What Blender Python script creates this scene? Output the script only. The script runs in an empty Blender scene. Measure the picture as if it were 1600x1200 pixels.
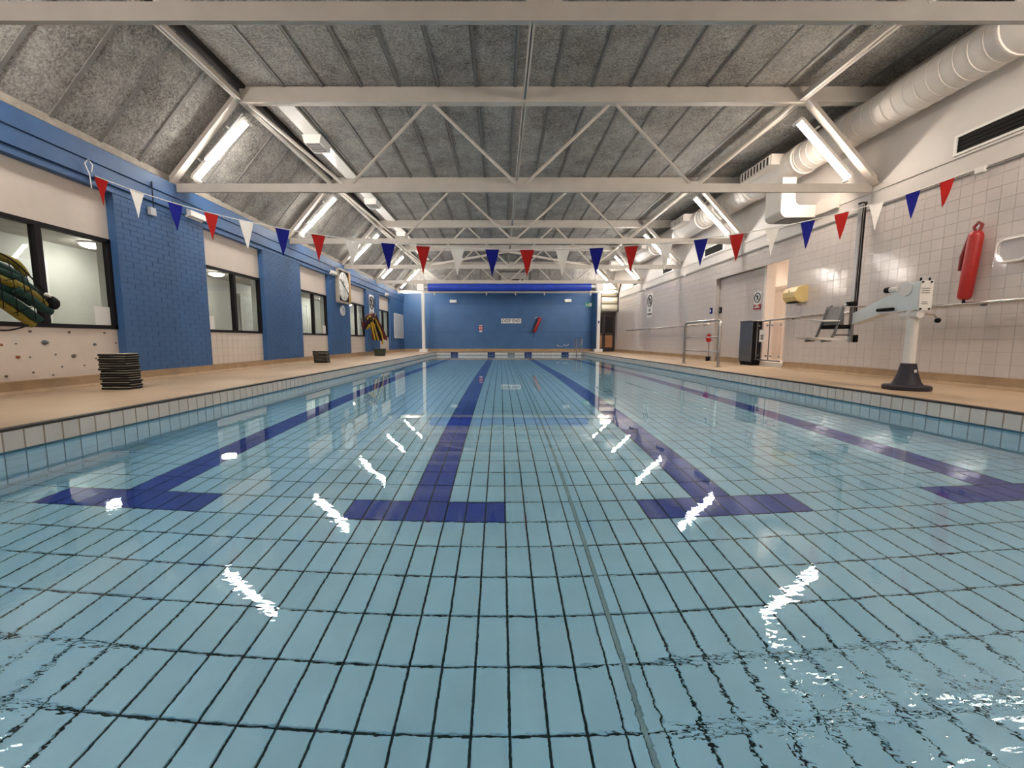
import bpy, bmesh, math, random
from mathutils import Vector, Matrix
random.seed(7)
R = math.radians
PI = math.pi
SC = bpy.context.scene
COL = SC.collection

# ------------------------------------------------------------------ camera, world, exposure
F = 647.0; CXP = 782.0; TH = R(6.0); CAMZ = 0.585
cam_d = bpy.data.cameras.new('camera'); cam = bpy.data.objects.new('camera', cam_d); COL.objects.link(cam)
cam.location = (0, 0, CAMZ); cam.rotation_euler = (R(90) - TH, 0, 0)
cam_d.sensor_width = 36; cam_d.lens = F / 1600 * 36; cam_d.shift_x = (800 - CXP) / 1600
cam_d.clip_start = 0.02; cam_d.clip_end = 200
SC.camera = cam
w = bpy.data.worlds.new('world'); SC.world = w; w.use_nodes = True
w.node_tree.nodes['Background'].inputs[0].default_value = (0.5, 0.55, 0.6, 1)
w.node_tree.nodes['Background'].inputs[1].default_value = 0.02
SC.view_settings.view_transform = 'Standard'; SC.view_settings.look = 'None'
SC.view_settings.gamma = 1; SC.view_settings.use_curve_mapping = False
SC.view_settings.exposure = 1.92
TUBE = 38.0
SC.cycles.use_denoising = True
SC.cycles.sample_clamp_indirect = 0.0
SC.cycles.max_bounces = 8; SC.cycles.diffuse_bounces = 4; SC.cycles.transmission_bounces = 5; SC.cycles.glossy_bounces = 3
SC.cycles.adaptive_threshold = 0.12

# ------------------------------------------------------------------ geometry constants (metres; deck at z = 0, pool runs along +y)
XL, XR = -5.27, 6.0                 # hall side walls
YN, YF = -2.2, 22.8                 # hall end walls
PX0, PX1, PY0, PY1 = -3.28, 4.22, 0.42, 21.1   # pool
WZ = -0.165                         # water level
TR = [-0.25 + 3.6 * k for k in range(7)]       # truss positions; TR[1] = 3.35 is the nearest in view
CX = 0.33                           # truss centre line
TIE0, TIE1 = 2.98, 3.13
TOP0, TOP1 = 4.31, 4.52
EAVE = (-5.32, 3.126); KNEE = (-4.13, 4.506)

def ray(px, py):
    u, v = px - CXP, 600 - py
    return Vector((u, F * math.cos(TH) + v * math.sin(TH), v * math.cos(TH) - F * math.sin(TH)))
def atX(px, py, X):
    d = ray(px, py); return Vector((0, 0, CAMZ)) + d * (X / d.x)
def atY(px, py, Y):
    d = ray(px, py); return Vector((0, 0, CAMZ)) + d * (Y / d.y)

# ------------------------------------------------------------------ materials
MATS = {}
def nt(name):
    m = bpy.data.materials.new(name); m.use_nodes = True
    t = m.node_tree; b = t.nodes['Principled BSDF']; MATS[name] = m
    return m, t, b
def pos(t, scale=(1, 1, 1)):
    g = t.nodes.new('ShaderNodeNewGeometry'); mp = t.nodes.new('ShaderNodeMapping')
    mp.inputs['Scale'].default_value = scale
    t.links.new(g.outputs['Position'], mp.inputs['Vector']); return mp.outputs['Vector']
def noise(t, vec, scale, detail=4, rough=0.6):
    n = t.nodes.new('ShaderNodeTexNoise'); n.inputs['Scale'].default_value = scale
    n.inputs['Detail'].default_value = detail; n.inputs['Roughness'].default_value = rough
    t.links.new(vec, n.inputs['Vector']); return n.outputs['Fac']
def ramp(t, fac, stops):
    r = t.nodes.new('ShaderNodeValToRGB'); e = r.color_ramp.elements
    while len(e) < len(stops): e.new(0.5)
    for el, (p, c) in zip(e, stops): el.position = p; el.color = (*c, 1)
    t.links.new(fac, r.inputs['Fac']); return r.outputs['Color']
def mix(t, fac, a, b, mode='MIX'):
    m = t.nodes.new('ShaderNodeMix'); m.data_type = 'RGBA'; m.blend_type = mode
    def put(s, v):
        if hasattr(v, 'links'): t.links.new(v, s)
        else: s.default_value = v if not isinstance(v, tuple) else (*v, 1)[:4]
    put(m.inputs[0], fac); put(m.inputs[6], a); put(m.inputs[7], b)
    return m.outputs[2]
def math_n(t, op, a, b=0.5, clamp=False):
    m = t.nodes.new('ShaderNodeMath'); m.operation = op; m.use_clamp = clamp
    for s, v in ((m.inputs[0], a), (m.inputs[1], b)):
        if hasattr(v, 'links'): t.links.new(v, s)
        else: s.default_value = v
    return m.outputs[0]
def bump(t, b, h, dist=0.01, strength=1.0):
    n = t.nodes.new('ShaderNodeBump'); n.inputs['Distance'].default_value = dist; n.inputs['Strength'].default_value = strength
    t.links.new(h, n.inputs['Height']); t.links.new(n.outputs['Normal'], b.inputs['Normal'])
def plain(name, col, rough=0.5, metal=0.0, var=0.12, vs=6.0, bmp=0.0, bs=60.0, coat=0.0, spec=0.5):
    m, t, b = nt(name)
    b.inputs['Roughness'].default_value = rough; b.inputs['Metallic'].default_value = metal
    b.inputs['Specular IOR Level'].default_value = spec
    b.inputs['Coat Weight'].default_value = coat
    v = pos(t)
    f = noise(t, v, vs, 5)
    lo = tuple(c * (1 - var) for c in col); hi = tuple(min(1, c * (1 + var)) for c in col)
    t.links.new(ramp(t, f, [(0.3, lo), (0.7, hi)]), b.inputs['Base Color'])
    if bmp: bump(t, b, noise(t, v, bs, 4), bmp)
    return m
def emit(name, col, s):
    m, t, b = nt(name)
    b.inputs['Base Color'].default_value = (0.8, 0.8, 0.8, 1)
    b.inputs['Emission Color'].default_value = (*col, 1); b.inputs['Emission Strength'].default_value = s
    return m

plain('steel_white', (0.62, 0.57, 0.51), 0.45, var=0.06, vs=3)
plain('blue_paint', (0.040, 0.118, 0.285), 0.55, var=0.10, vs=3, bmp=0.002, bs=90)
plain('blue_wall', (0.042, 0.125, 0.29), 0.42, var=0.10, vs=1.2, bmp=0.002, bs=40)
plain('blue_mortar', (0.030, 0.095, 0.24), 0.6)
plain('plaster_white', (0.70, 0.61, 0.54), 0.6, var=0.05, vs=2.5, bmp=0.001, bs=30)
plain('wall_paint', (0.62, 0.575, 0.54), 0.55, var=0.05, vs=1.5)
plain('cream_strip', (0.40, 0.35, 0.29), 0.7, var=0.2, vs=8)
plain('black_frame', (0.012, 0.010, 0.013), 0.5, spec=0.15)
plain('black_rubber', (0.008, 0.008, 0.009), 0.7, spec=0.15)
plain('edge_strip', (0.030, 0.026, 0.026), 0.5)
plain('steel', (0.50, 0.48, 0.46), 0.25, metal=1.0, var=0.06)
plain('steel_dark', (0.20, 0.20, 0.21), 0.35, metal=0.9, var=0.08)
plain('aluminium', (0.42, 0.41, 0.41), 0.35, metal=0.8, var=0.05)
plain('duct_white', (0.66, 0.61, 0.56), 0.42, var=0.04, vs=3)
plain('duct_cream', (0.66, 0.61, 0.49), 0.45, var=0.06)
plain('white_plastic', (0.80, 0.78, 0.74), 0.35, var=0.03)
plain('hoist_white', (0.72, 0.75, 0.74), 0.3, var=0.04)
plain('hoist_panel', (0.78, 0.75, 0.71), 0.35, var=0.03)
plain('hoist_base', (0.022, 0.017, 0.030), 0.55, var=0.25, vs=12)
plain('yellow_plastic', (0.72, 0.55, 0.24), 0.4, var=0.06)
plain('red_vinyl', (0.40, 0.018, 0.016), 0.42, var=0.12, vs=20)
plain('red_dark', (0.20, 0.012, 0.012), 0.5)
plain('flag_red', (0.40, 0.016, 0.014), 0.8, var=0.1, spec=0.15)
plain('flag_white', (0.80, 0.78, 0.74), 0.6, var=0.04)
plain('flag_blue', (0.008, 0.012, 0.20), 0.8, var=0.1, spec=0.15)
plain('cord_white', (0.78, 0.77, 0.74), 0.6)
plain('noodle_green', (0.004, 0.040, 0.033), 0.75, var=0.2, vs=30)
plain('noodle_yellow', (0.22, 0.17, 0.015), 0.75, var=0.2, vs=30)
plain('noodle_gold', (0.62, 0.40, 0.025), 0.75, var=0.1, vs=30)
plain('noodle_red', (0.14, 0.008, 0.010), 0.75, var=0.2, vs=30)
plain('board_black', (0.012, 0.013, 0.013), 0.7, var=0.2, spec=0.15)
plain('board_pale', (0.52, 0.47, 0.36), 0.7, var=0.1)
plain('crate_green', (0.030, 0.045, 0.026), 0.6, var=0.25, vs=18)
plain('cover_blue', (0.016, 0.060, 0.52), 0.45, var=0.15, vs=4)
plain('sign_white', (0.80, 0.79, 0.76), 0.45, var=0.02)
plain('sign_black', (0.012, 0.012, 0.012), 0.5)
plain('sign_red', (0.36, 0.012, 0.015), 0.45)
plain('sign_green', (0.0, 0.26, 0.14), 0.4)
plain('board_grey', (0.55, 0.57, 0.60), 0.5, var=0.1, vs=25)
plain('wood_oak', (0.46, 0.27, 0.10), 0.5, var=0.2, vs=14)
plain('door_brown', (0.030, 0.017, 0.016), 0.45, var=0.2)
plain('door_panel', (0.36, 0.16, 0.065), 0.5, var=0.15)
plain('glass_dark', (0.010, 0.008, 0.010), 0.12)
plain('vent_black', (0.010, 0.009, 0.009), 0.7, spec=0.15)
plain('grille_grey', (0.16, 0.16, 0.16), 0.5)
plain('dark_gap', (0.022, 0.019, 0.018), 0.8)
plain('corridor_wall', (0.60, 0.60, 0.56), 0.6, var=0.05, vs=1)
plain('corridor_ceiling', (0.45, 0.42, 0.38), 0.7)
plain('corridor_door', (0.66, 0.68, 0.66), 0.5)
plain('lobby_wall', (0.78, 0.70, 0.64), 0.6, var=0.03)
plain('skirting_brown', (0.36, 0.235, 0.125), 0.5, var=0.18, vs=5, bmp=0.001)
plain('joint_grey', (0.26, 0.43, 0.50), 0.6)
plain('pool_grout', (0.004, 0.030, 0.042), 0.8, var=0.2)
plain('tile_grout', (0.44, 0.38, 0.34), 0.8)
plain('coping_grout', (0.10, 0.095, 0.09), 0.8)
plain('waterline_blue', (0.03, 0.13, 0.20), 0.3)
plain('strip_grey', (0.20, 0.19, 0.18), 0.6, var=0.15)

def tile_mat(name, col, rough, var, per=0.06):
    m, t, b = nt(name)
    v = pos(t); f = noise(t, v, 4.0, 4)
    c = ramp(t, f, [(0.3, tuple(x * (1 - var) for x in col)), (0.7, tuple(min(1, x * (1 + var)) for x in col))])
    oi = t.nodes.new('ShaderNodeObjectInfo')
    k = math_n(t, 'MULTIPLY_ADD', oi.outputs['Random'], per); k.node.inputs[2].default_value = 1 - per * 0.5
    c = mix(t, 1.0, c, k, 'MULTIPLY')
    t.links.new(c, b.inputs['Base Color'])
    b.inputs['Roughness'].default_value = rough
    bump(t, b, noise(t, v, 14.0, 2), 0.0012)
    return m
tile_mat('pool_tile_light', (0.44, 0.77, 0.95), 0.35, 0.03)
tile_mat('pool_tile_navy', (0.026, 0.070, 0.42), 0.35, 0.06)  # navy tile colour raised to offset the dimmer light under water
tile_mat('marker_tile', (0.020, 0.040, 0.16), 0.2, 0.05)  # same navy tile without the underwater brightening
tile_mat('coping_tile', (0.66, 0.63, 0.58), 0.18, 0.04)
tile_mat('wall_tile', (0.64, 0.58, 0.55), 0.09, 0.03, 0.0)
tile_mat('infill_tile', (0.70, 0.62, 0.55), 0.35, 0.03, 0.03)

# deck: fine beige mosaic, worn
m, t, b = nt('deck_beige'); v = pos(t)
c = ramp(t, noise(t, v, 1.1, 5), [(0.3, (0.45, 0.32, 0.20)), (0.7, (0.56, 0.42, 0.285))])
c2 = mix(t, math_n(t, 'MULTIPLY', noise(t, v, 35, 3), 0.35), c, (0.36, 0.255, 0.16))
t.links.new(c2, b.inputs['Base Color']); b.inputs['Roughness'].default_value = 0.5
bump(t, b, noise(t, v, 120, 2), 0.002)

# wood-wool slab: matted fibres, patchy grey
def woodwool(name, lo, mid, hi):
    m, t, b = nt(name); v = pos(t)
    wn = t.nodes.new('ShaderNodeTexNoise'); wn.inputs['Scale'].default_value = 9; t.links.new(v, wn.inputs['Vector'])
    vm = t.nodes.new('ShaderNodeVectorMath'); vm.operation = 'MULTIPLY_ADD'
    t.links.new(wn.outputs['Color'], vm.inputs[0]); vm.inputs[1].default_value = (0.07, 0.07, 0.07); t.links.new(v, vm.inputs[2])
    f1 = noise(t, vm.outputs[0], 34, 6, 0.75); f2 = noise(t, v, 1.6, 3); f3 = noise(t, vm.outputs[0], 90, 3, 0.7)
    f4 = noise(t, v, 6.5, 5, 0.7)
    s = math_n(t, 'ADD', math_n(t, 'MULTIPLY', f1, 0.50), math_n(t, 'MULTIPLY', f3, 0.18))
    s = math_n(t, 'ADD', s, math_n(t, 'MULTIPLY', f4, 0.16))
    s = math_n(t, 'ADD', s, math_n(t, 'MULTIPLY', f2, 0.16))
    t.links.new(ramp(t, s, [(0.41, lo), (0.50, mid), (0.60, hi)]), b.inputs['Base Color'])
    b.inputs['Roughness'].default_value = 0.85
    bump(t, b, f1, 0.02)
woodwool('woodwool', (0.10, 0.092, 0.085), (0.33, 0.315, 0.29), (0.60, 0.575, 0.54))

# clear thin glass: reflects by angle, otherwise lets light through
def thin_glass(name, tint):
    m = bpy.data.materials.new(name); m.use_nodes = True; t = m.node_tree; MATS[name] = m
    t.nodes.remove(t.nodes['Principled BSDF'])
    tr = t.nodes.new('ShaderNodeBsdfTransparent'); tr.inputs[0].default_value = (*tint, 1)
    gl = t.nodes.new('ShaderNodeBsdfGlossy'); gl.inputs['Roughness'].default_value = 0.02
    fr = t.nodes.new('ShaderNodeFresnel'); fr.inputs['IOR'].default_value = 1.45
    mx = t.nodes.new('ShaderNodeMixShader')
    ge = t.nodes.new('ShaderNodeNewGeometry'); inv = math_n(t, 'SUBTRACT', 1.0, ge.outputs['Backfacing'])   # the inner face of the pane only passes light on
    t.links.new(math_n(t, 'MULTIPLY', fr.outputs[0], inv), mx.inputs[0]); t.links.new(tr.outputs[0], mx.inputs[1]); t.links.new(gl.outputs[0], mx.inputs[2])
    t.links.new(mx.outputs[0], t.nodes['Material Output'].inputs[0])
thin_glass('glass', (0.90, 0.92, 0.90))
thin_glass('perspex', (0.93, 0.92, 0.93))

# pool water: refracting surface, calm in the middle, ruffled close to the near end
m = bpy.data.materials.new('pool_water'); m.use_nodes = True; t = m.node_tree; MATS['pool_water'] = m
t.nodes.remove(t.nodes['Principled BSDF'])
g = t.nodes.new('ShaderNodeBsdfGlass'); g.inputs['IOR'].default_value = 1.333; g.inputs['Roughness'].default_value = 0.0
g.inputs['Color'].default_value = (0.97, 0.995, 1, 1)
v = pos(t, (0.5, 1, 1)); sx = t.nodes.new('ShaderNodeSeparateXYZ'); t.links.new(pos(t), sx.inputs[0])
def mrange(val, a, b_, c_, d_):
    mr = t.nodes.new('ShaderNodeMapRange'); mr.interpolation_type = 'SMOOTHSTEP'
    t.links.new(val, mr.inputs['Value'])
    for nme, x in zip(('From Min', 'From Max', 'To Min', 'To Max'), (a, b_, c_, d_)): mr.inputs[nme].default_value = x
    return mr.outputs['Result']
near = mrange(sx.outputs['Y'], 0.5, 2.6, 1.0, 0.0)
absx = math_n(t, 'ABSOLUTE', sx.outputs['X'])
edge = math_n(t, 'ADD', mrange(sx.outputs['X'], 0.12, 0.7, 0.0, 1.0), mrange(sx.outputs['X'], -1.15, -0.75, 1.0, 0.0))
veryn = mrange(sx.outputs['Y'], 0.68, 1.06, 1.0, 0.0)
patch = mrange(noise(t, v, 2.2, 2), 0.36, 0.56, 0.3, 1.0)
mid = mrange(sx.outputs['Y'], 1.0, 6.0, 1.0, 0.12)
mid2 = mrange(sx.outputs['Y'], 1.2, 3.4, 1.0, 0.10)
n_big = noise(t, v, 5.5, 2, 0.5); n_med = noise(t, v, 24, 3, 0.55); n_fine = noise(t, v, 60, 2, 0.5)
h = math_n(t, 'MULTIPLY', n_big, math_n(t, 'MULTIPLY', mid, 0.0007))
a_med = math_n(t, 'ADD', math_n(t, 'MULTIPLY', near, 0.00026), math_n(t, 'MULTIPLY', math_n(t, 'MULTIPLY', veryn, edge), 0.0085))
a_med = math_n(t, 'ADD', math_n(t, 'MULTIPLY', a_med, patch), math_n(t, 'MULTIPLY', mid2, 0.00007))
h = math_n(t, 'ADD', h, math_n(t, 'MULTIPLY', n_med, a_med))
h = math_n(t, 'ADD', h, math_n(t, 'MULTIPLY', n_fine, math_n(t, 'MULTIPLY', mid2, 0.00013)))
bp = t.nodes.new('ShaderNodeBump'); bp.inputs['Distance'].default_value = 1.0; bp.inputs['Strength'].default_value = 1.0
t.links.new(h, bp.inputs['Height']); t.links.new(bp.outputs[0], g.inputs['Normal'])
t.links.new(g.outputs[0], t.nodes['Material Output'].inputs[0])

emit('tube_white', (1.0, 0.93, 0.85), TUBE)
emit('tube_warm', (1.0, 0.86, 0.72), TUBE)
emit('corridor_lamp', (1.0, 0.97, 0.90), 21.0)
emit('lobby_lamp', (1.0, 0.88, 0.74), 22.0)
emit('exit_glow', (0.05, 0.6, 0.35), 0.25)

# ------------------------------------------------------------------ mesh helpers
class MB:
    def __init__(s): s.v = []; s.f = []; s.m = []
    def add(s, vs, fs, mi=0):
        o = len(s.v); s.v += [tuple(x) for x in vs]
        for f in fs: s.f.append([o + i for i in f]); s.m.append(mi)
        return s
    def box(s, x0, x1, y0, y1, z0, z1, mi=0):
        vs = [(x, y, z) for z in (z0, z1) for y in (y0, y1) for x in (x0, x1)]
        return s.add(vs, [(0, 2, 3, 1), (4, 5, 7, 6), (0, 1, 5, 4), (2, 6, 7, 3), (0, 4, 6, 2), (1, 3, 7, 5)], mi)
    def obox(s, c, ax, ay, az, mi=0):
        c, ax, ay, az = map(Vector, (c, ax, ay, az))
        vs = [c + ax * i + ay * j + az * k for k in (-1, 1) for j in (-1, 1) for i in (-1, 1)]
        fs = [(0, 2, 3, 1), (4, 5, 7, 6), (0, 1, 5, 4), (2, 6, 7, 3), (0, 4, 6, 2), (1, 3, 7, 5)]
        if ax.cross(ay).dot(az) < 0: fs = [f[::-1] for f in fs]
        return s.add(vs, fs, mi)
    def beam(s, p0, p1, w, h, up=(0, 0, 1), mi=0):
        p0, p1 = Vector(p0), Vector(p1); d = (p1 - p0); L = d.length; d.normalize()
        up = Vector(up); sd = d.cross(up)
        if sd.length < 1e-4: sd = d.cross(Vector((1, 0, 0)))
        sd.normalize(); u = sd.cross(d)
        return s.obox((p0 + p1) / 2, d * L / 2, sd * w / 2, u * h / 2, mi)
    def tube(s, pts, r, n=10, mi=0, closed=False):
        pts = [Vector(p) for p in pts]; rs = r if isinstance(r, (list, tuple)) else [r] * len(pts)
        N = len(pts); rings = []; prev = None
        for i, p in enumerate(pts):
            if closed: d = pts[(i + 1) % N] - pts[i - 1]
            else: d = pts[min(i + 1, N - 1)] - pts[max(i - 1, 0)]
            d.normalize()
            if prev is None:
                a = Vector((0, 0, 1)) if abs(d.z) < 0.9 else Vector((1, 0, 0))
                a = (a - d * a.dot(d)).normalized()
            else:
                a = (prev - d * prev.dot(d)).normalized()
            prev = a; bb = d.cross(a)
            rings.append([p + (a * math.cos(2 * PI * k / n) + bb * math.sin(2 * PI * k / n)) * rs[i] for k in range(n)])
        vs = [q for rg in rings for q in rg]; fs = []
        for i in range(N if closed else N - 1):
            a0, b0 = i * n, ((i + 1) % N) * n
            for k in range(n): fs.append((a0 + k, a0 + (k + 1) % n, b0 + (k + 1) % n, b0 + k))
        if not closed:
            fs.append(tuple(range(n))[::-1]); fs.append(tuple((N - 1) * n + k for k in range(n)))
        return s.add(vs, fs, mi)
    def cyl(s, p0, p1, r, n=16, mi=0): return s.tube([p0, p1], r, n, mi)
    def lathe(s, c, prof, n=24, mi=0):
        c = Vector(c); vs = []; fs = []
        for (r, z) in prof:
            for k in range(n): vs.append(c + Vector((r * math.cos(2 * PI * k / n), r * math.sin(2 * PI * k / n), z)))
        for i in range(len(prof) - 1):
            for k in range(n): fs.append((i * n + k, i * n + (k + 1) % n, (i + 1) * n + (k + 1) % n, (i + 1) * n + k))
        fs.append(tuple(range(n))[::-1]); fs.append(tuple((len(prof) - 1) * n + k for k in range(n)))
        return s.add(vs, fs, mi)
    def prism(s, poly, ex, mi=0):
        poly = [Vector(p) for p in poly]; ex = Vector(ex); n = len(poly)
        nrm = Vector((0, 0, 0))
        for i in range(n): nrm += poly[i].cross(poly[(i + 1) % n])
        if nrm.dot(ex) > 0: poly = poly[::-1]
        vs = poly + [p + ex for p in poly]
        fs = [tuple(range(n)), tuple(range(n, 2 * n))[::-1]]
        for i in range(n): j = (i + 1) % n; fs.append((i, n + i, n + j, j))
        return s.add(vs, fs, mi)
    def ball(s, c, r, n=10, mi=0):
        rx, ry, rz = r if isinstance(r, tuple) else (r, r, r)
        c = Vector(c); vs = [c + Vector((0, 0, -rz))]; fs = []; m2 = n // 2
        for i in range(1, m2):
            a = -PI / 2 + PI * i / m2
            for k in range(n): vs.append(c + Vector((rx * math.cos(a) * math.cos(2 * PI * k / n), ry * math.cos(a) * math.sin(2 * PI * k / n), rz * math.sin(a))))
        vs.append(c + Vector((0, 0, rz))); top = len(vs) - 1
        for k in range(n):
            fs.append((0, 1 + (k + 1) % n, 1 + k)); fs.append((top, top - n + k, top - n + (k + 1) % n))
        for i in range(m2 - 2):
            for k in range(n):
                a0, b0 = 1 + i * n, 1 + (i + 1) * n
                fs.append((a0 + k, a0 + (k + 1) % n, b0 + (k + 1) % n, b0 + k))
        return s.add(vs, fs, mi)
    def mesh(s, name, mats, smooth=False):
        me = bpy.data.meshes.new(name); me.from_pydata(s.v, [], s.f)
        for mm in ([mats] if isinstance(mats, str) else mats): me.materials.append(MATS[mm])
        me.polygons.foreach_set('material_index', s.m)
        if smooth:
            me.polygons.foreach_set('use_smooth', [True] * len(me.polygons)); me.set_sharp_from_angle(angle=R(38))
        me.update(); return me
    def build(s, name, mats, parent=None, smooth=False):
        return link(name, s.mesh(name, mats, smooth), parent)
def link(name, me, parent=None, loc=None, rot=None):
    o = bpy.data.objects.new(name, me); COL.objects.link(o)
    if parent is not None:
        o.parent = parent
        o.matrix_parent_inverse = Matrix.Translation(parent.location).inverted() if parent.location.length else Matrix()
    if loc is not None: o.location = loc
    if rot is not None: o.rotation_euler = rot
    return o
def tag(o, label, cat, group=None):
    o['label'] = label; o['category'] = cat
    if group: o['group'] = group
    return o
def struct(o, label=None):
    o['kind'] = 'structure'
    if label: o['label'] = label
    return o
def thing(name, loc, label, cat, group=None):
    o = bpy.data.objects.new(name, None); COL.objects.link(o); o.location = loc; o.empty_display_size = 0.1
    return tag(o, label, cat, group)
def B(x0, x1, y0, y1, z0, z1): return MB().box(x0, x1, y0, y1, z0, z1)
def text_mesh(name, body, size, matname, bold=0.0):
    c = bpy.data.curves.new(name, 'FONT'); c.body = body; c.size = size; c.align_x = 'CENTER'; c.align_y = 'CENTER'
    c.extrude = 0.0015; c.offset = bold; c.resolution_u = 2
    o = bpy.data.objects.new(name, c); COL.objects.link(o)
    bpy.context.view_layer.update()
    me = bpy.data.meshes.new_from_object(o.evaluated_get(bpy.context.evaluated_depsgraph_get()))
    bpy.data.objects.remove(o); me.materials.clear(); me.materials.append(MATS[matname]); return me
ORD = ['nearest', 'second', 'third', 'fourth', 'fifth', 'sixth', 'seventh', 'eighth', 'ninth', 'tenth', 'eleventh', 'twelfth', 'thirteenth', 'fourteenth', 'fifteenth', 'sixteenth', 'seventeenth', 'eighteenth']

# ================================================================== STRUCTURE
# ---- deck
fl = MB()
fl.box(XL - 0.4, PX0, YN, YF, -0.20, 0).box(PX1, XR + 0.6, YN, YF, -0.20, 0)
fl.box(PX0, PX1, YN, PY0, -0.20, 0).box(PX0, PX1, PY1, YF, -0.20, 0)
floor = struct(fl.build('floor', 'deck_beige'), 'beige fine mosaic tiled pool deck')

# ---- pool basin
def depth(y):
    if y < 10: return 0.80 + 0.011 * (y - 0.4)
    if y < 16.5: return 0.9056 + (1.75 - 0.9056) * (y - 10) / 6.5
    return 1.75 + 0.02 * (y - 16.5)
def fz(y): return WZ - depth(y)
ys = [PY0, 10.0, 16.5, PY1]
base = MB()
for a, b_ in zip(ys[:-1], ys[1:]):
    base.prism([(PX0, a, fz(a) - 0.0065), (PX1, a, fz(a) - 0.0065), (PX1, b_, fz(b_) - 0.0065), (PX0, b_, fz(b_) - 0.0065)], (0, 0, -0.2))
pool_floor = struct(base.build('pool_floor', 'pool_grout'), 'pale blue tiled pool floor with four navy lane lines')
TW, TL = 0.125, 0.243
x_anchor = 0.03; y_anchor = 2.42
lanes = [x_anchor - 2.375, x_anchor - 0.5, x_anchor + 1.375, x_anchor + 3.25]
jx = x_anchor + 3.5 * TW
cols = []
k = -40
while x_anchor + k * TW < PX1:
    a, b_ = x_anchor + k * TW, x_anchor + (k + 1) * TW
    if k == 3: cols += [(a, jx - 0.008), (jx + 0.008, b_)]
    elif b_ > PX0 + 0.02: cols.append((max(a, PX0), min(b_, PX1)))
    k += 1
rows = []
k = -9
while y_anchor + k * TL < PY1:
    a, b_ = y_anchor + k * TL, y_anchor + (k + 1) * TL
    if b_ > PY0 + 0.02: rows.append((max(a, PY0), min(b_, PY1), k))
    k += 1
def is_navy(xc, k):
    for lx in lanes:
        if k == 0 and abs(xc - lx) < 0.5: return True
        if 0 < k and abs(xc - lx) < 0.125 and (y_anchor + k * TL) < PY1 - 1.9: return True
        if abs((y_anchor + k * TL) - (PY1 - 2.0)) < TL / 2 and abs(xc - lx) < 0.5: return True
    return False
cells = []
for (ya, yb, k) in rows:
    for (xa, xb) in cols:
        xc, yc = (xa + xb) / 2, (ya + yb) / 2
        vis = abs(xc - 0.03 * yc) < 1.12 * yc + 0.25 and yc > 1.0
        cells.append((math.hypot(xc, yc) if vis else 99, xa, xb, ya, yb, k))
cells.sort(key=lambda c: c[0])
J = 0.0047
shared = {}
def tile_mesh(w_, l_, h_, mt, nm='tile'):
    key = (round(w_, 4), round(l_, 4), round(h_, 4), mt)
    if key not in shared:
        c = min(0.0025, h_ * 0.4); mb = MB()
        vs = []
        for (ins, z) in ((0, -h_), (0, -c), (c, 0)):
            for sx_, sy_ in ((-1, -1), (1, -1), (1, 1), (-1, 1)): vs.append((sx_ * (w_ / 2 - ins), sy_ * (l_ / 2 - ins), z))
        fs = [(8, 9, 10, 11)]
        for i in (0, 4):
            for q in range(4): fs.append((i + q, i + (q + 1) % 4, i + 4 + (q + 1) % 4, i + 4 + q))
        mb.add(vs, fs); shared[key] = mb.mesh(nm, mt)
    return shared[key]
rest = MB()
for n, (d, xa, xb, ya, yb, k) in enumerate(cells):
    xc, yc = (xa + xb) / 2, (ya + yb) / 2
    navy = is_navy(xc, k); sl = math.atan2(fz(yb) - fz(ya), yb - ya)
    w_, l_ = xb - xa - (2 * J if abs(xb - jx) > 0.02 and abs(xa - jx) > 0.02 else J), yb - ya - 2 * J
    if w_ < 0.01 or l_ < 0.01: continue
    zc = fz(yc) + random.uniform(-0.0006, 0.0006)
    if n < 300:
        link('tile', tile_mesh(w_, l_, 0.008, 'pool_tile_navy' if navy else 'pool_tile_light'), pool_floor, (xc, yc, zc), (sl, 0, 0))
    else:
        cs, sn = math.cos(sl), math.sin(sl)
        rest.obox((xc, yc, zc - 0.004), (w_ / 2, 0, 0), (0, l_ / 2 * cs, l_ / 2 * sn), (0, -sn * 0.004, cs * 0.004), 1 if navy else 0)
o = rest.build('tile_field', ['pool_tile_light', 'pool_tile_navy'], pool_floor); o['kind'] = 'stuff'
ej = MB()
for a, b_ in zip(ys[:-1], ys[1:]):
    ej.prism([(jx - 0.008, a, fz(a) + 0.0005), (jx + 0.008, a, fz(a) + 0.0005), (jx + 0.008, b_, fz(b_) + 0.0005), (jx - 0.008, b_, fz(b_) - 0.001)], (0, 0, -0.003))
ej.build('expansion_joint', 'joint_grey', pool_floor)

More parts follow.
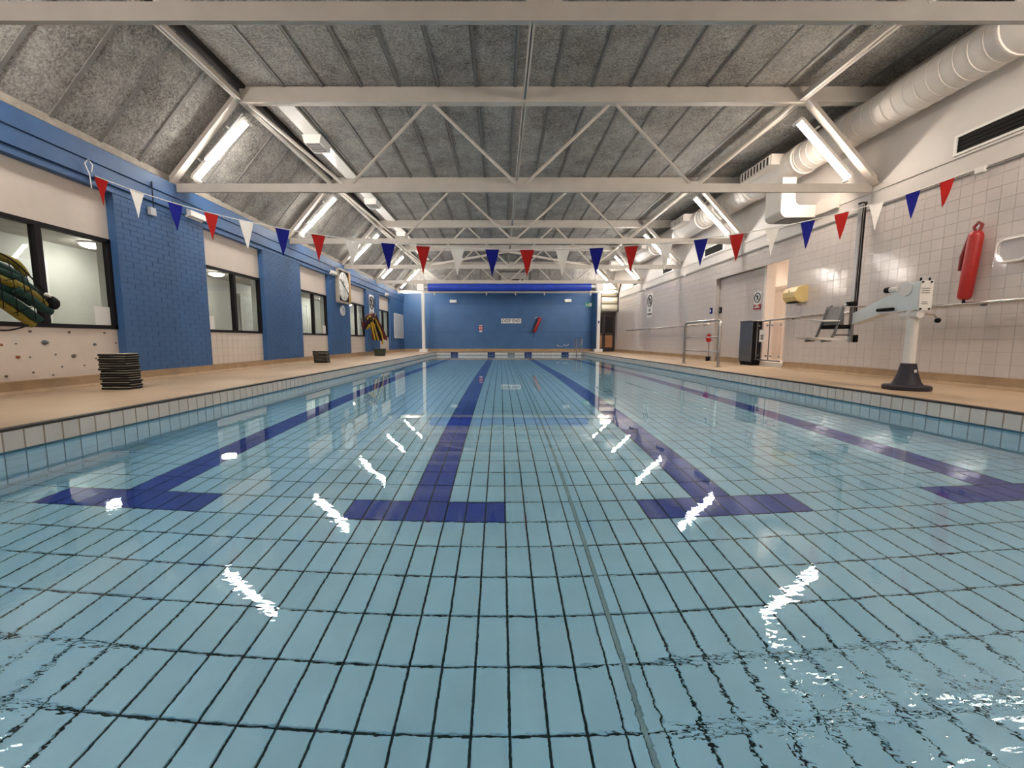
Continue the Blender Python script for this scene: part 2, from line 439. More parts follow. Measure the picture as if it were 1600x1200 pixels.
# pool side walls: white freeboard tiles above the water, blue tiles below
FT = -0.015      # top of the freeboard tiles (dark edge strip above)
def pool_wall(name, p0, p1, inward, label):
    """wall of the basin from p0 to p1 (xy), tiles face inward"""
    p0, p1, nrm = Vector((*p0, 0)), Vector((*p1, 0)), Vector((*inward, 0)); d = p1 - p0; L = d.length; d.normalize()
    bk = MB().obox((p0 + p1) / 2 - nrm * 0.10 + Vector((0, 0, -1.11)), d * L / 2, nrm * 0.09, Vector((0, 0, 1.08)))
    wall = struct(bk.build(name, 'coping_grout'), label)
    n = int(L / TW); rot = math.atan2(nrm.y, nrm.x)
    hgt = FT - (WZ - 0.0)
    tm = tile_mesh(hgt - 0.004, TW - 0.008, 0.010, 'coping_tile')     # local z = face normal, x = up
    tn = tile_mesh(hgt - 0.004, TW - 0.008, 0.010, 'marker_tile')
    under = MB()
    for i in range(n):
        c = p0 + d * (TW * (i + 0.5))
        navy = abs(inward[1]) > 0.5 and any(abs(c.x - lx) < 0.16 for lx in lanes)
        o = link('tile', tn if navy else tm, wall)
        z = (FT + WZ) / 2
        c = c + nrm * 0.006
        M = Matrix(((0, d.x, nrm.x, c.x), (0, d.y, nrm.y, c.y), (1, 0, 0, z), (0, 0, 0, 1)))
        if M.to_3x3().determinant() < 0: M = Matrix(((0, -d.x, nrm.x, c.x), (0, -d.y, nrm.y, c.y), (1, 0, 0, z), (0, 0, 0, 1)))
        o.matrix_world = M; o.matrix_parent_inverse = Matrix(); o.matrix_basis = M
        zt = WZ - 0.004
        for q in range(8):
            zb = zt - 0.235
            under.obox(c - nrm * 0.008 + Vector((0, 0, (zt + zb) / 2)), d * (TW / 2 - 0.004), nrm * 0.006, Vector((0, 0, (zt - zb) / 2 - 0.003)), 1 if navy else 0)
            zt = zb
    o = under.build('underwater_tiles', ['pool_tile_light', 'pool_tile_navy'], wall); o['kind'] = 'stuff'
    tr = MB().obox((p0 + p1) / 2 + nrm * 0.008 + Vector((0, 0, WZ + 0.010)), d * L / 2, nrm * 0.008, Vector((0, 0, 0.007)))
    tr.build('waterline_trim', 'waterline_blue', wall)
    es = MB().obox((p0 + p1) / 2 - nrm * 0.02 + Vector((0, 0, -0.006)), d * L / 2, nrm * 0.034, Vector((0, 0, 0.0085)))
    es.build('edge_strip', 'edge_strip', wall)
    return wall
pool_wall('pool_wall_left', (PX0, PY0), (PX0, PY1), (1, 0), 'white tiled freeboard along the window side of the pool')
pool_wall('pool_wall_right', (PX1, PY0), (PX1, PY1), (-1, 0), 'white tiled freeboard along the hoist side of the pool')
fw = pool_wall('pool_wall_far', (PX0, PY1), (PX1, PY1), (0, -1), 'white tiled pool end wall with four navy lane markers')
pool_wall('pool_wall_near', (PX0, PY0), (PX1, PY0), (0, 1), 'tiled pool end wall below the viewer')
B(0.37, 0.72, PY1 - 0.018, PY1 - 0.004, -0.135, -0.045).build('overflow_grate', 'steel_dark', fw)
wt = MB()
nx, ny = 24, 60
for j in range(ny + 1):
    for i in range(nx + 1): wt.v.append((PX0 + (PX1 - PX0) * i / nx, PY0 + (PY1 - PY0) * j / ny, WZ))
for j in range(ny):
    for i in range(nx):
        a = j * (nx + 1) + i; wt.f.append([a, a + 1, a + nx + 2, a + nx + 1]); wt.m.append(0)
water = struct(wt.build('pool_water', 'pool_water'), 'clear calm pool water reflecting the lights')

# ---- ceiling: flat wood-wool slabs in bays, sloped slabs on the window side and at the far end
cb = B(KNEE[0] - 0.02, XR + 0.3, YN, 22.0, TOP1 + 0.06, TOP1 + 0.16)
ceiling = struct(cb.build('ceiling', 'dark_gap'), 'flat grey wood-wool slab ceiling')
px_list = []
x = KNEE[0] + 0.16
while x < XR - 0.02:
    px_list.append((x, min(x + 0.6, XR))); x += 0.6
bays = [(YN, TR[0])] + list(zip(TR[:-1], TR[1:])) + [(TR[-1], 22.0)]
for (ya, yb) in bays:
    for (xa, xb) in px_list:
        ww = xb - xa - 0.016; ll = yb - ya - 0.01
        key = ('slab', round(ww, 3), round(ll, 3))
        if key not in shared: shared[key] = MB().box(-ww / 2, ww / 2, -ll / 2, ll / 2, 0, 0.05).mesh('ceiling_slab', 'woodwool')
        link('ceiling_slab', shared[key], ceiling, ((xa + xb) / 2, (ya + yb) / 2, TOP1 + random.uniform(0.0, 0.008)))
for i, (xa, xb) in enumerate(px_list[1:]):
    m_ = MB().box(xa - 0.017, xa + 0.017, YN, 22.0, TOP1 - 0.010, TOP1 + 0.03)
    m_.box(xa - 0.034, xa - 0.026, YN, 22.0, TOP1 - 0.006, TOP1 + 0.03)
    m_.build('joint_strip', 'strip_grey', ceiling)
# left slope
ex, ez = EAVE; kx, kz = KNEE
sd = Vector((kx - ex, 0, kz - ez)); SL = sd.length; sd.normalize(); sn_ = Vector((sd.z, 0, -sd.x))   # points into the hall
back = MB().obox(Vector((ex, (YN + YF) / 2, ez)) + sd * SL / 2 - sn_ * 0.11, sd * (SL / 2 + 0.05), Vector((0, (YF - YN) / 2, 0)), sn_ * 0.05)
slope = struct(back.build('ceiling_slope', 'dark_gap'), 'sloping grey wood-wool slabs above the blue window wall')
y = YN + (TR[1] - YN) % 0.6
me = MB().obox((0, 0, 0), sd * (SL / 2), Vector((0, 0.291, 0)), sn_ * 0.025).mesh('ceiling_slab', 'woodwool')
while y < YF - 0.05:
    link('ceiling_slab', me, slope, Vector((ex, y + 0.3, ez)) + sd * SL / 2 - sn_ * (0.03 + random.uniform(0, 0.008)))
    y += 0.6
ms = MB().obox((0, 0, 0), sd * (SL / 2), Vector((0, 0.022, 0)), sn_ * 0.006).mesh('joint_strip', 'strip_grey')
y = YN + (TR[1] - YN) % 0.6
while y < YF:
    link('joint_strip', ms, slope, Vector((ex, y, ez)) + sd * SL / 2 - sn_ * 0.006); y += 0.6
MB().box(ex - 0.02, ex + 0.05, YN, YF, ez - 0.02, ez + 0.09).build('eaves_strip', 'cream_strip', slope)
# far hip slope
p0h, p1h = Vector((0, YF, 3.15)), Vector((0, 21.75, TOP1))
hd = p1h - p0h; HL = hd.length; hd.normalize(); hn = Vector((0, -hd.z, hd.y))
hb = MB().obox((p0h + p1h) / 2 + Vector(((XL + XR) / 2, 0, 0)) - hn * 0.12, hd * (HL / 2 + 0.1), Vector(((XR - XL) / 2 + 0.2, 0, 0)), hn * 0.05)
hip = struct(hb.build('ceiling_hip', 'dark_gap'), 'sloping wood-wool slabs over the blue end wall')
mh = MB().obox((0, 0, 0), Vector((0.291, 0, 0)), hd * (HL / 2), hn * 0.025).mesh('ceiling_slab', 'woodwool')
mj = MB().obox((0, 0, 0), Vector((0.016, 0, 0)), hd * (HL / 2), hn * 0.006).mesh('joint_strip', 'strip_grey')
x = KNEE[0] - 1.1
while x < XR:
    link('ceiling_slab', mh, hip, (p0h + p1h) / 2 + Vector((x + 0.3, 0, 0)) - hn * 0.03)
    link('joint_strip', mj, hip, (p0h + p1h) / 2 + Vector((x, 0, 0))); x += 0.6

# ---- left wall: blue brick piers, pale infill panels with black windows
wl = B(XL - 0.36, XL - 0.26, YN, YF, -0.2, 0.72).box(XL - 0.36, XL - 0.26, YN, YF, 1.98, 3.2)
wall_left = struct(wl.build('wall_left', 'plaster_white'), 'blue painted brick piers with pale window panels')
WC = [1.40 + 3.55 * k for k in range(6)]; HW = 0.915
edges = [YN] + [e for c in WC for e in (c - HW, c + HW)] + [YF]
piers = list(zip(edges[0::2], edges[1::2]))
BH, BL = 0.075, 0.225
for pi_, (a, b_) in enumerate(piers):
    pr = B(XL - 0.14, XL - 0.0045, a, b_, 0, 2.58).build('pier', 'blue_mortar', wall_left)
    B(XL - 0.30, XL - 0.14, a, b_, 0, 2.58).build('pier_back', 'corridor_wall', pr)
    single = pi_ == 2
    rest = MB(); z = 0.12; row = 0; meb = {}
    while z < 2.575:
        zt = min(z + BH, 2.58); yy = a - (BL / 2 if row % 2 else 0)
        while yy < b_ - 0.005:
            y0, y1 = max(yy, a), min(yy + BL, b_); yy += BL
            if y1 - y0 < 0.02: continue
            ww, hh = y1 - y0 - 0.004, zt - z - 0.007
            off = random.uniform(-0.0012, 0.0010)
            if single:
                kk = (round(ww, 3), round(hh, 3))
                if kk not in meb: meb[kk] = MB().box(-0.05, 0, -ww / 2, ww / 2, -hh / 2, hh / 2).mesh('brick', 'blue_paint')
                link('brick', meb[kk], pr, (XL + off, (y0 + y1) / 2, (z + zt) / 2))
            else:
                rest.box(XL - 0.05, XL + off, (y0 + y1) / 2 - ww / 2, (y0 + y1) / 2 + ww / 2, (z + zt) / 2 - hh / 2, (z + zt) / 2 + hh / 2)
        z += BH; row += 1
    if not single:
        o = rest.build('brickwork', 'blue_paint', pr); o['kind'] = 'stuff'
    # painted returns
    B(XL - 0.128, XL - 0.003, a - 0.004, a + 0.02, 0.0, 2.58).build('return', 'blue_paint', pr)
    B(XL - 0.128, XL - 0.003, b_ - 0.02, b_ + 0.004, 0.0, 2.58).build('return', 'blue_paint', pr)
rb = MB().box(XL - 0.30, XL + 0.006, YN, YF, 2.58, 2.66).box(XL - 0.30, XL - 0.02, YN, YF, 2.66, 2.672)
rb.box(XL - 0.30, XL + 0.03, YN, YF, 2.672, 2.86).box(XL - 0.30, XL + 0.02, YN, YF, 2.86, 2.87).box(XL - 0.30, XL + 0.045, YN, YF, 2.87, 3.08)
rb.build('ring_beam', 'blue_paint', wall_left)
IX = XL - 0.105           # infill face
for k, c in enumerate(WC):
    a, b_ = c - HW, c + HW
    B(XL - 0.28, IX, a, b_, 1.96, 2.58).build('upper_panel', 'plaster_white', wall_left)
    B(XL - 0.28, IX - 0.008, a, b_, 0, 0.74).build('lower_panel', 'tile_grout' if k >= 2 else 'plaster_white', wall_left)
    if k >= 2:
        n = 12; tw_ = (b_ - a) / n; tm = MB().box(-0.01, 0, -tw_ / 2 + 0.002, tw_ / 2 - 0.002, -0.073, 0.073).mesh('tile', 'infill_tile')
        st = MB()
        for i in range(n):
            for j in range(4):
                p = (IX, a + (i + 0.5) * tw_, 0.14 + 0.075 + j * 0.15)
                if k <= 3: link('tile', tm, wall_left, p)
                else: st.box(p[0] - 0.01, p[0], p[1] - tw_ / 2 + 0.002, p[1] + tw_ / 2 - 0.002, p[2] - 0.073, p[2] + 0.073)
        if k > 3:
            o = st.build('tile_field', 'infill_tile', wall_left); o['kind'] = 'stuff'
    # window
    fr = MB(); z0, z1 = 0.74, 1.96; t_ = 0.05; X0, X1 = IX - 0.06, IX + 0.015
    fr.box(X0, X1, a, b_, z0, z0 + t_).box(X0, X1, a, b_, z1 - t_, z1).box(X0, X1, a, a + t_, z0, z1).box(X0, X1, b_ - t_, b_, z0, z1)
    win = struct(fr.build('window_%d' % (k + 1), 'black_frame'), ['two-pane black framed window behind the viewer', 'two-pane black window above the dotted panel', 'second two-pane black window along the blue wall', 'third two-pane black window along the blue wall', 'black window just beyond the pace clock', 'black window farthest along the blue wall'][k])
    B(X0, X1 + 0.008, c - 0.035, c + 0.035, z0 + t_, z1 - t_).build('mullion', 'black_frame', win)
    for (p, q) in ((a + t_, c - 0.035), (c + 0.035, b_ - t_)):
        B(IX - 0.03, IX - 0.024, p, q, z0 + t_, z1 - t_).build('pane', 'glass', win)
    if k >= 1 and k < 5:
        yb = b_ - t_ - 0.02 if k in (1, 3) else a + t_ + 0.26
        pp = B(IX - 0.0225, IX - 0.0215, yb - 0.22, yb, z0 + t_ + 0.005, z0 + t_ + 0.25).build('notice', 'sign_white')
        tag(pp, ['', 'white paper notice low in the dotted-panel window', 'white paper notice low in the second window', 'white paper notice low in the third window', 'white paper notice low in the window past the clock'][k], 'notice')
# corridor behind the windows
struct(B(-8.7, -8.6, YN, YF, 0, 2.7).build('wall_corridor', 'corridor_wall'), 'pale corridor wall seen through the windows')
struct(B(-8.7, XL - 0.36, YN, YF, -0.2, 0.0).build('floor_corridor', 'corridor_ceiling'), 'corridor floor behind the windows')
struct(B(-8.7, XL - 0.30, YN, YF, 2.45, 2.7).build('ceiling_corridor', 'corridor_ceiling'), 'corridor ceiling behind the windows')
struct(B(-8.7, XL - 0.36, YN - 0.1, YN, 0, 2.7).build('wall_corridor_end', 'corridor_wall'), 'near end wall of the corridor')
struct(B(-8.7, XL - 0.36, YF, YF + 0.1, 0, 2.7).build('wall_corridor_far', 'corridor_wall'), 'far end wall of the corridor')
for k, yy in enumerate((3.9, 7.4, 10.9, 14.4, 18.0)):
    d_ = B(-8.6, -8.55, yy - 0.5, yy + 0.5, 0, 2.05)
    d_ = struct(d_.build('door_%d' % (k + 2), 'corridor_door'), 'pale flush door on the corridor wall')
    B(-8.56, -8.53, yy - 0.58, yy - 0.5, 0, 2.12).build('frame', 'white_plastic', d_)
    B(-8.56, -8.53, yy + 0.5, yy + 0.58, 0, 2.12).build('frame', 'white_plastic', d_)
for k, yy in enumerate((4.7, 8.2, 11.7, 15.2, 18.7, 21.6)):
    t_ = thing('round_ceiling_light', (-7.85, yy, 2.45), ['round white corridor light behind the viewer\'s window', 'round white corridor light seen through the dotted-panel window', 'round white corridor light seen through the second window', 'round white corridor light seen through the third window', 'round white corridor light seen beside the pace clock', 'round white corridor light seen through the farthest window'][k], 'ceiling light', 'corridor lights')
    MB().lathe((-7.85, yy, 2.45), [(0.20, 0), (0.20, -0.03), (0.19, -0.035)], 20).build('base', 'white_plastic', t_, True)
    MB().lathe((-7.85, yy, 2.417), [(0.18, 0), (0.17, -0.03), (0.10, -0.06), (0.02, -0.07)], 20).build('diffuser', 'corridor_lamp', t_, True)

# ---- right wall: glazed white tiles with a recess and doorway
RY0, RY1, DY0, DY1, RZ = 8.78, 11.8, 8.78, 9.72, 2.35
wr = MB().box(XR + 0.011, XR + 0.3, YN, RY0, 0, TOP1 + 0.06).box(XR + 0.011, XR + 0.3, RY1, YF, 0, TOP1 + 0.06)
wr.box(XR + 0.011, XR + 0.3, RY0, RY1, RZ, TOP1 + 0.06).box(XR + 0.141, XR + 0.3, DY1, RY1, 0, RZ)
wall_right = struct(wr.build('wall_right', 'tile_grout'), 'glossy white tiled wall with painted upper part')
up = MB().box(XR - 0.004, XR + 0.02, YN, YF, 2.74, TOP1 + 0.02)
up.build('painted_band', 'wall_paint', wall_right)
B(XR - 0.02, XR + 0.01, YN, YF, 2.955, 2.985).build('ledge_trim', 'wall_paint', wall_right)
B(XR - 0.012, XR + 0.01, YN, YF, 2.72, 2.745).build('tile_trim', 'wall_paint', wall_right)
B(XR - 0.003, XR + 0.135, RY1 - 0.004, RY1 + 0.004, 0, RZ).build('recess_return', 'wall_paint', wall_right)
B(XR - 0.003, XR + 0.135, RY0, RY1, RZ - 0.004, RZ + 0.004).build('recess_soffit', 'wall_paint', wall_right)
B(XR - 0.003, XR + 0.3, RY0 - 0.004, RY0 + 0.004, 0, RZ).build('door_return', 'wall_paint', wall_right)
B(XR + 0.10, XR + 0.32, DY1 - 0.03, DY1 + 0.05, 0, RZ).build('door_jamb', 'lobby_wall', wall_right)
for yy in (TR[2] + 0.05, TR[3] + 0.05, TR[4] + 0.05, TR[5] + 0.05):
    B(XR - 0.01, XR + 0.01, yy - 0.02, yy + 0.02, 2.7, 3.2).build('wall_joint', 'wall_paint', wall_right)
WTS = 0.1525
tcell = []
z = 0.14
while z < 2.72 - 0.02:
    zt = min(z + WTS, 2.72); yy = 0.6
    while yy < YF:
        y0, y1 = yy, min(yy + WTS, YF); yy += WTS
        inrec = (y0 + WTS / 2 > RY0 and y0 + WTS / 2 < RY1 and (z + zt) / 2 < RZ)
        indoor = inrec and y0 < DY1
        if indoor: continue
        tcell.append((abs((y0 + y1) / 2 - 4.4) if y0 > 4.35 else 99, y0, y1, z, zt, XR + 0.13 if inrec else XR))
    z = zt
tcell.sort(key=lambda c: c[0]); st = MB(); tms = {}
for n, (d, y0, y1, z0, z1, X) in enumerate(tcell):
    hw, hh = (y1 - y0) / 2 - 0.0018, (z1 - z0) / 2 - 0.0018
    ty, tz = random.gauss(0, 0.0022), random.gauss(0, 0.0022)
    c = Vector((X + 0.006, (y0 + y1) / 2, (z0 + z1) / 2))
    if n < 300:
        kk = (round(hw, 3), round(hh, 3))
        if kk not in tms: tms[kk] = MB().box(-0.006, 0.006, -hw, hw, -hh, hh).mesh('tile', 'wall_tile')
        link('tile', tms[kk], wall_right, c, (0, ty, tz))
    else:
        st.obox(c, Vector((0.006, 0, 0)), Vector((ty * hw, hw, 0)), Vector((tz * hh, 0, hh)))
o = st.build('tile_field', 'wall_tile', wall_right); o['kind'] = 'stuff'
# lobby behind the doorway
lob = MB().box(8.6, 8.7, 7.6, 11.6, 0, 2.8).box(XR + 0.3, 8.7, 7.5, 7.6, 0, 2.8).box(XR + 0.3, 8.7, 11.6, 11.7, 0, 2.8)
lob = struct(lob.build('wall_lobby', 'lobby_wall'), 'pinkish lobby walls seen through the doorway')
struct(B(XR + 0.3, 8.7, 7.5, 11.7, 2.7, 2.8).build('ceiling_lobby', 'lobby_wall'), 'lobby ceiling seen through the doorway')
struct(B(XR + 0.3, 8.7, 7.5, 11.7, -0.2, 0.06).build('floor_lobby', 'lobby_wall'), 'pale lobby floor behind the gate')
B(7.5, 7.54, 9.2, 11.6, 0.06, 1.95).build('partition', 'lobby_wall', lob)
B(7.46, 7.56, 10.55, 10.63, 0.06, 2.0).build('partition_post', 'white_plastic', lob)
B(7.44, 7.58, 9.2, 11.6, 1.95, 2.02).build('partition_cap', 'lobby_wall', lob)
t_ = thing('lobby_ceiling_light', (7.4, 9.6, 2.7), 'warm light panel on the lobby ceiling beyond the doorway', 'ceiling light')
B(7.0, 7.9, 9.4, 9.9, 2.66, 2.70).build('housing', 'white_plastic', t_)
B(7.05, 7.85, 9.45, 9.85, 2.645, 2.66).build('diffuser', 'lobby_lamp', t_)
struct(B(XR + 0.1, XR + 0.5, DY0 + 0.01, DY1 - 0.04, 0.0, 0.1).build('trim_1', 'white_plastic'), 'white doorstep under the clear gate')

# ---- far wall and near wall
BX1 = 5.05
wf = MB().box(XL - 0.3, BX1, YF, YF + 0.2, -0.2, 3.25)
wall_far = struct(wf.build('wall_far', 'blue_wall'), 'blue painted end wall with a sign reading deep end')
B(XL, BX1, YF - 0.012, YF, 1.02, 1.045).build('groove_line', 'blue_mortar', wall_far)
B(XL, BX1, YF - 0.010, YF, 2.55, 2.57).build('groove_line', 'blue_mortar', wall_far)
B(BX1 - 0.05, BX1, 21.9, YF, 0, 3.25).build('end_return', 'blue_wall', wall_far)
B(BX1, XR + 0.3, 22.02, YF + 0.2, 2.02, 3.6).build('lobby_bulkhead', 'wall_paint', wall_far)
struct(B(XL - 0.3, XR + 0.3, YN - 0.1, YN, -0.2, 4.7).build('wall_near', 'wall_paint'), 'white painted wall behind the viewer')
pp = MB()
for (cx_, cz_, r_) in ((3.15, 0.30, 0.05), (3.27, 0.26, 0.04), (3.5, 0.33, 0.06), (3.62, 0.30, 0.045), (3.70, 0.36, 0.04), (3.40, 0.27, 0.03)):
    pp.prism([(cx_ + r_ * math.cos(a) * random.uniform(0.6, 1.3), YF - 0.001, cz_ + 0.5 * r_ * math.sin(a) * random.uniform(0.6, 1.6)) for a in [2 * PI * q / 9 for q in range(9)]], (0, -0.004, 0))
pp.build('bare_paint_patch', 'wall_paint', wall_far)

# skirtings
def cove(nm, x0, y0, x1, y1, inward, label, h=0.14):
    nrm = Vector((*inward, 0)); pr = [(0, 0), (0.07, 0), (0.045, 0.012), (0.024, 0.04), (0.016, 0.10), (0.014, h), (-0.02, h), (-0.02, 0)]
    poly = [Vector((x0, y0, 0)) + nrm * a + Vector((0, 0, z)) for a, z in pr]
    return struct(MB().prism(poly, (x1 - x0, y1 - y0, 0)).build(nm, 'skirting_brown'), label)
bl = cove('baseboard_left', XL, YN, XL, YF, (1, 0), 'brown coved tile skirting along the window wall')
for k, c in enumerate(WC):
    B(IX - 0.01, XL + 0.0, c - HW, c + HW, 0, 0.138).build('skirting_fill', 'skirting_brown', bl)
cove('baseboard_right', XR, YN, XR, RY0, (-1, 0), 'brown coved skirting below the tiled wall beside the hoist')
cove('baseboard_recess', XR + 0.13, DY1 + 0.05, XR + 0.13, RY1, (-1, 0), 'skirting inside the wall recess')
cove('baseboard_right_far', XR, RY1, XR, 21.9, (-1, 0), 'brown coved skirting beyond the recess')
cove('baseboard_far', XL, YF, BX1, YF, (0, -1), 'brown coved skirting under the blue end wall')

# far doors
dr = MB().box(BX1, XR, 21.86, 22.0, 1.96, 2.02).box(BX1, BX1 + 0.04, 21.86, 22.0, 0, 2.0).box(XR - 0.05, XR, 21.86, 22.0, 0, 2.0)
door = struct(dr.build('door_1', 'door_brown'), 'dark brown double door under the cream duct')
for (a, b_) in ((BX1 + 0.04, BX1 + 0.36), (BX1 + 0.38, XR - 0.05)):
    lf = MB().box(a, b_, 21.90, 21.95, 0.02, 0.22).box(a, b_, 21.90, 21.95, 0.86, 1.0).box(a, b_, 21.90, 21.95, 1.82, 1.96)
    lf.box(a, a + 0.07, 21.90, 21.95, 0.22, 1.82).box(b_ - 0.07, b_, 21.90, 21.95, 0.22, 1.82)
    lf = lf.build('door_leaf', 'door_brown', door)
    B(a + 0.07, b_ - 0.07, 21.915, 21.935, 0.22, 0.86).build('kick_panel', 'door_panel', lf)
    B(a + 0.07, b_ - 0.07, 21.918, 21.932, 1.0, 1.82).build('pane', 'glass_dark', lf)
    MB().cyl((a + 0.05, 21.87, 0.92), (b_ - 0.05, 21.87, 0.92), 0.014, 8).build('push_bar', 'steel', lf, True)

# ================================================================== ROOF STEEL
def truss(i, Y):
    lab = ['white steel roof truss overhead behind the viewer', 'nearest white roof truss, its tie beam across the top of the picture', 'second white roof truss, bearing the large outer lights', 'third white steel roof truss', 'fourth white steel roof truss', 'fifth white steel roof truss, in front of the blue roller', 'end white steel roof truss standing on two posts'][i]
    t_ = thing('roof_truss', (CX, Y, TIE0), lab, 'truss', 'roof trusses')
    y0, y1 = Y - 0.05, Y + 0.05
    tb = MB().box(XL - 0.05, XR, Y + 0.020, Y + 0.032, TIE0, TIE1 - 0.03).box(XL - 0.05, XR, Y + 0.020, Y + 0.062, TIE0 - 0.012, TIE0).box(XL - 0.05, XR, Y + 0.032, Y + 0.062, TIE1 - 0.042, TIE1 - 0.03)
    tb.build('tie_beam', 'steel_white', t_)
    tc = MB().box(-4.07, XR, y0, y0 + 0.014, TOP0, TOP1).box(-4.07, XR, y0, y1 + 0.02, TOP0 - 0.014, TOP0).box(-4.07, XR, y0 + 0.014, y1 + 0.02, TOP1 - 0.014, TOP1 - 0.002)
    tc.build('top_chord', 'steel_white', t_)
    nodes = [(-4.04, TOP0 - 0.01), (CX - 2.8, TIE1 - 0.04), (CX - 1.45, TOP0 - 0.01), (CX, TIE1 - 0.04), (CX + 1.45, TOP0 - 0.01), (CX + 2.8, TIE1 - 0.04), (4.70, TOP0 - 0.01)]
    for (a, b_) in zip(nodes[:-1], nodes[1:]):
        dx = 0.06 if b_[0] > a[0] else -0.06
        MB().tube([(a[0] + dx, Y + 0.041, a[1]), (b_[0] - dx, Y + 0.041, b_[1])], 0.026, 8).build('web_diagonal', 'steel_white', t_, True)
    for sgn, kx_, ex_ in ((-1, -4.08, XL + 0.02), (1, 4.72, XR - 0.02)):
        p, q = Vector((kx_, Y - 0.05, TOP0 + 0.06)), Vector((ex_, Y - 0.05, 3.06))
        dd = (q - p).normalized(); nn = Vector((dd.z, 0, -dd.x)) * (-sgn)
        mb = MB().beam(p, q, 0.12, 0.014, nn).beam(p + nn * 0.05, q + nn * 0.05, 0.014, 0.10, nn)
        mb.build('end_rafter', 'steel_white', t_)
    for (gx, gz) in nodes[1:-1:2]: B(gx - 0.09, gx + 0.09, Y + 0.035, Y + 0.047, gz - 0.01, gz + 0.05).build('gusset_plate', 'steel_white', t_)
    return t_
for i, Y in enumerate(TR): truss(i, Y)
# longitudinal members
for nm, X, ww, hh, lab in (('purlin', CX + 0.05, 0.07, 0.09, 'slim white steel purlin along the middle of the ceiling'), ('knee_purlin', -4.08, 0.08, 0.10, 'white steel purlin along the foot of the sloping slabs'), ('knee_purlin', 4.72, 0.10, 0.12, 'white steel purlin above the round duct side')):
    z0 = TOP0 + 0.02 if nm == 'purlin' else TOP0
    tag(MB().box(X - ww / 2, X + ww / 2, YN, 21.45, z0, z0 + 0.015).box(X - 0.008, X + 0.008, YN, 21.45, z0, z0 + hh).build(nm, 'steel_white'), lab, 'purlin')
tag(B(KNEE[0] + 0.01, KNEE[0] + 0.15, YN, 21.6, TOP1 - 0.03, TOP1 + 0.05).build('shadow_gap_board', 'dark_gap'), 'dark board filling the gap beside the knee purlin', 'board')  # near-black strip paints in the shade of the gap at the knee purlin
for sx_ in (-1, 1):
    o = MB().beam((CX, TR[5] + 0.06, TOP0 - 0.02), (CX + sx_ * 4.2, TR[6] - 0.06, TOP0 - 0.02), 0.05, 0.09).build('plan_brace', 'steel_white')
    tag(o, 'white diagonal roof brace at the far end, %s side' % ('window' if sx_ < 0 else 'duct'), 'brace')
# light ceiling tray with boxed vents along the left
t_ = thing('service_tray', (-3.6, 12, TOP1), 'white painted service tray along the window side of the flat ceiling', 'tray')
B(-3.72, -3.44, TR[2], 20.6, TOP1 - 0.05, TOP1 - 0.035).build('tray_floor', 'white_plastic', t_)
B(-3.72, -3.70, TR[2], 20.6, TOP1 - 0.035, TOP1 - 0.005).build('tray_lip', 'steel_white', t_)
B(-3.46, -3.44, TR[2], 20.6, TOP1 - 0.035, TOP1 - 0.005).build('tray_lip', 'steel_white', t_)
for k, yy in enumerate((8.45, 12.0, 15.5)):
    t_ = thing('vent_box', (-3.58, yy, TOP1 - 0.05), ['nearest white vent box hung under the ceiling tray', 'middle white vent box hung under the ceiling tray', 'farthest white vent box hung under the ceiling tray'][k], 'vent', 'vent boxes on the tray')
    MB().prism([(-3.76, yy - 0.16, TOP1 - 0.05), (-3.40, yy - 0.16, TOP1 - 0.05), (-3.43, yy - 0.16, TOP1 - 0.20), (-3.73, yy - 0.16, TOP1 - 0.20)], (0, 0.46, 0)).build('housing', 'white_plastic', t_)
    B(-3.71, -3.45, yy - 0.12, yy + 0.26, TOP1 - 0.206, TOP1 - 0.198).build('grille', 'grille_grey', t_)
    for q in range(5):
        B(-3.71, -3.45, yy - 0.09 + q * 0.075, yy - 0.08 + q * 0.075, TOP1 - 0.214, TOP1 - 0.204).build('slat', 'strip_grey', t_)

# posts at the far end
for sx_, X in (('window', -3.93), ('door', 5.0)):
    t_ = thing('roof_post', (X, TR[6], 0), 'white post on a square plinth at the far pool corner, %s side' % sx_, 'post', 'far end posts')
    B(X - 0.20, X + 0.20, TR[6] - 0.20, TR[6] + 0.20, 0, 0.16).build('plinth', 'white_plastic', t_)
    B(X - 0.075, X + 0.075, TR[6] - 0.075, TR[6] + 0.075, 0.16, TIE0 - 0.012).build('shaft', 'white_plastic', t_)
    if sx_ == 'door': B(X - 0.03, X + 0.03, TR[6] - 0.095, TR[6] - 0.075, 1.45, 1.58).build('call_button', 'flag_blue', t_)
# rolled pool cover
t_ = thing('pool_cover_roller', (0.45, 21.1, 3.24), 'long blue pool cover rolled on a drum above the deep end', 'pool cover')
MB().tube([(-3.62, 21.1, 3.24), (-3.60, 21.1, 3.24), (4.5, 21.1, 3.26), (4.52, 21.1, 3.26)], [0.19, 0.21, 0.21, 0.19], 24).build('rolled_cover', 'cover_blue', t_, True)
MB().cyl((-3.95, 21.1, 3.24), (5.0, 21.1, 3.26), 0.07, 12).build('shaft', 'white_plastic', t_, True)
for X in (-3.98, 4.95): B(X - 0.17, X + 0.17, 20.95, 21.28, 3.06, 3.62).build('gear_box', 'white_plastic', t_)
MB().box(-3.9, 5.0, 21.0, 21.2, 2.97, 3.0).build('cradle', 'steel_white', t_)
for X in (-3.3, -0.7, 0.75, 2.2, 4.5): MB().box(X - 0.03, X + 0.03, 21.02, 21.1, 2.84, 2.97).build('hook', 'steel_white', t_)
t_ = thing('gable_vent', (0.5, 22.0, 3.7), 'pale framed vent hatch in the far ceiling slope', 'vent')
c = (p0h * 0.45 + p1h * 0.55) + Vector((0.75, 0, 0)) + hn * 0.02
MB().obox(c, (0.85, 0, 0), hd * 0.36, hn * 0.03).build('panel', 'grille_grey', t_)
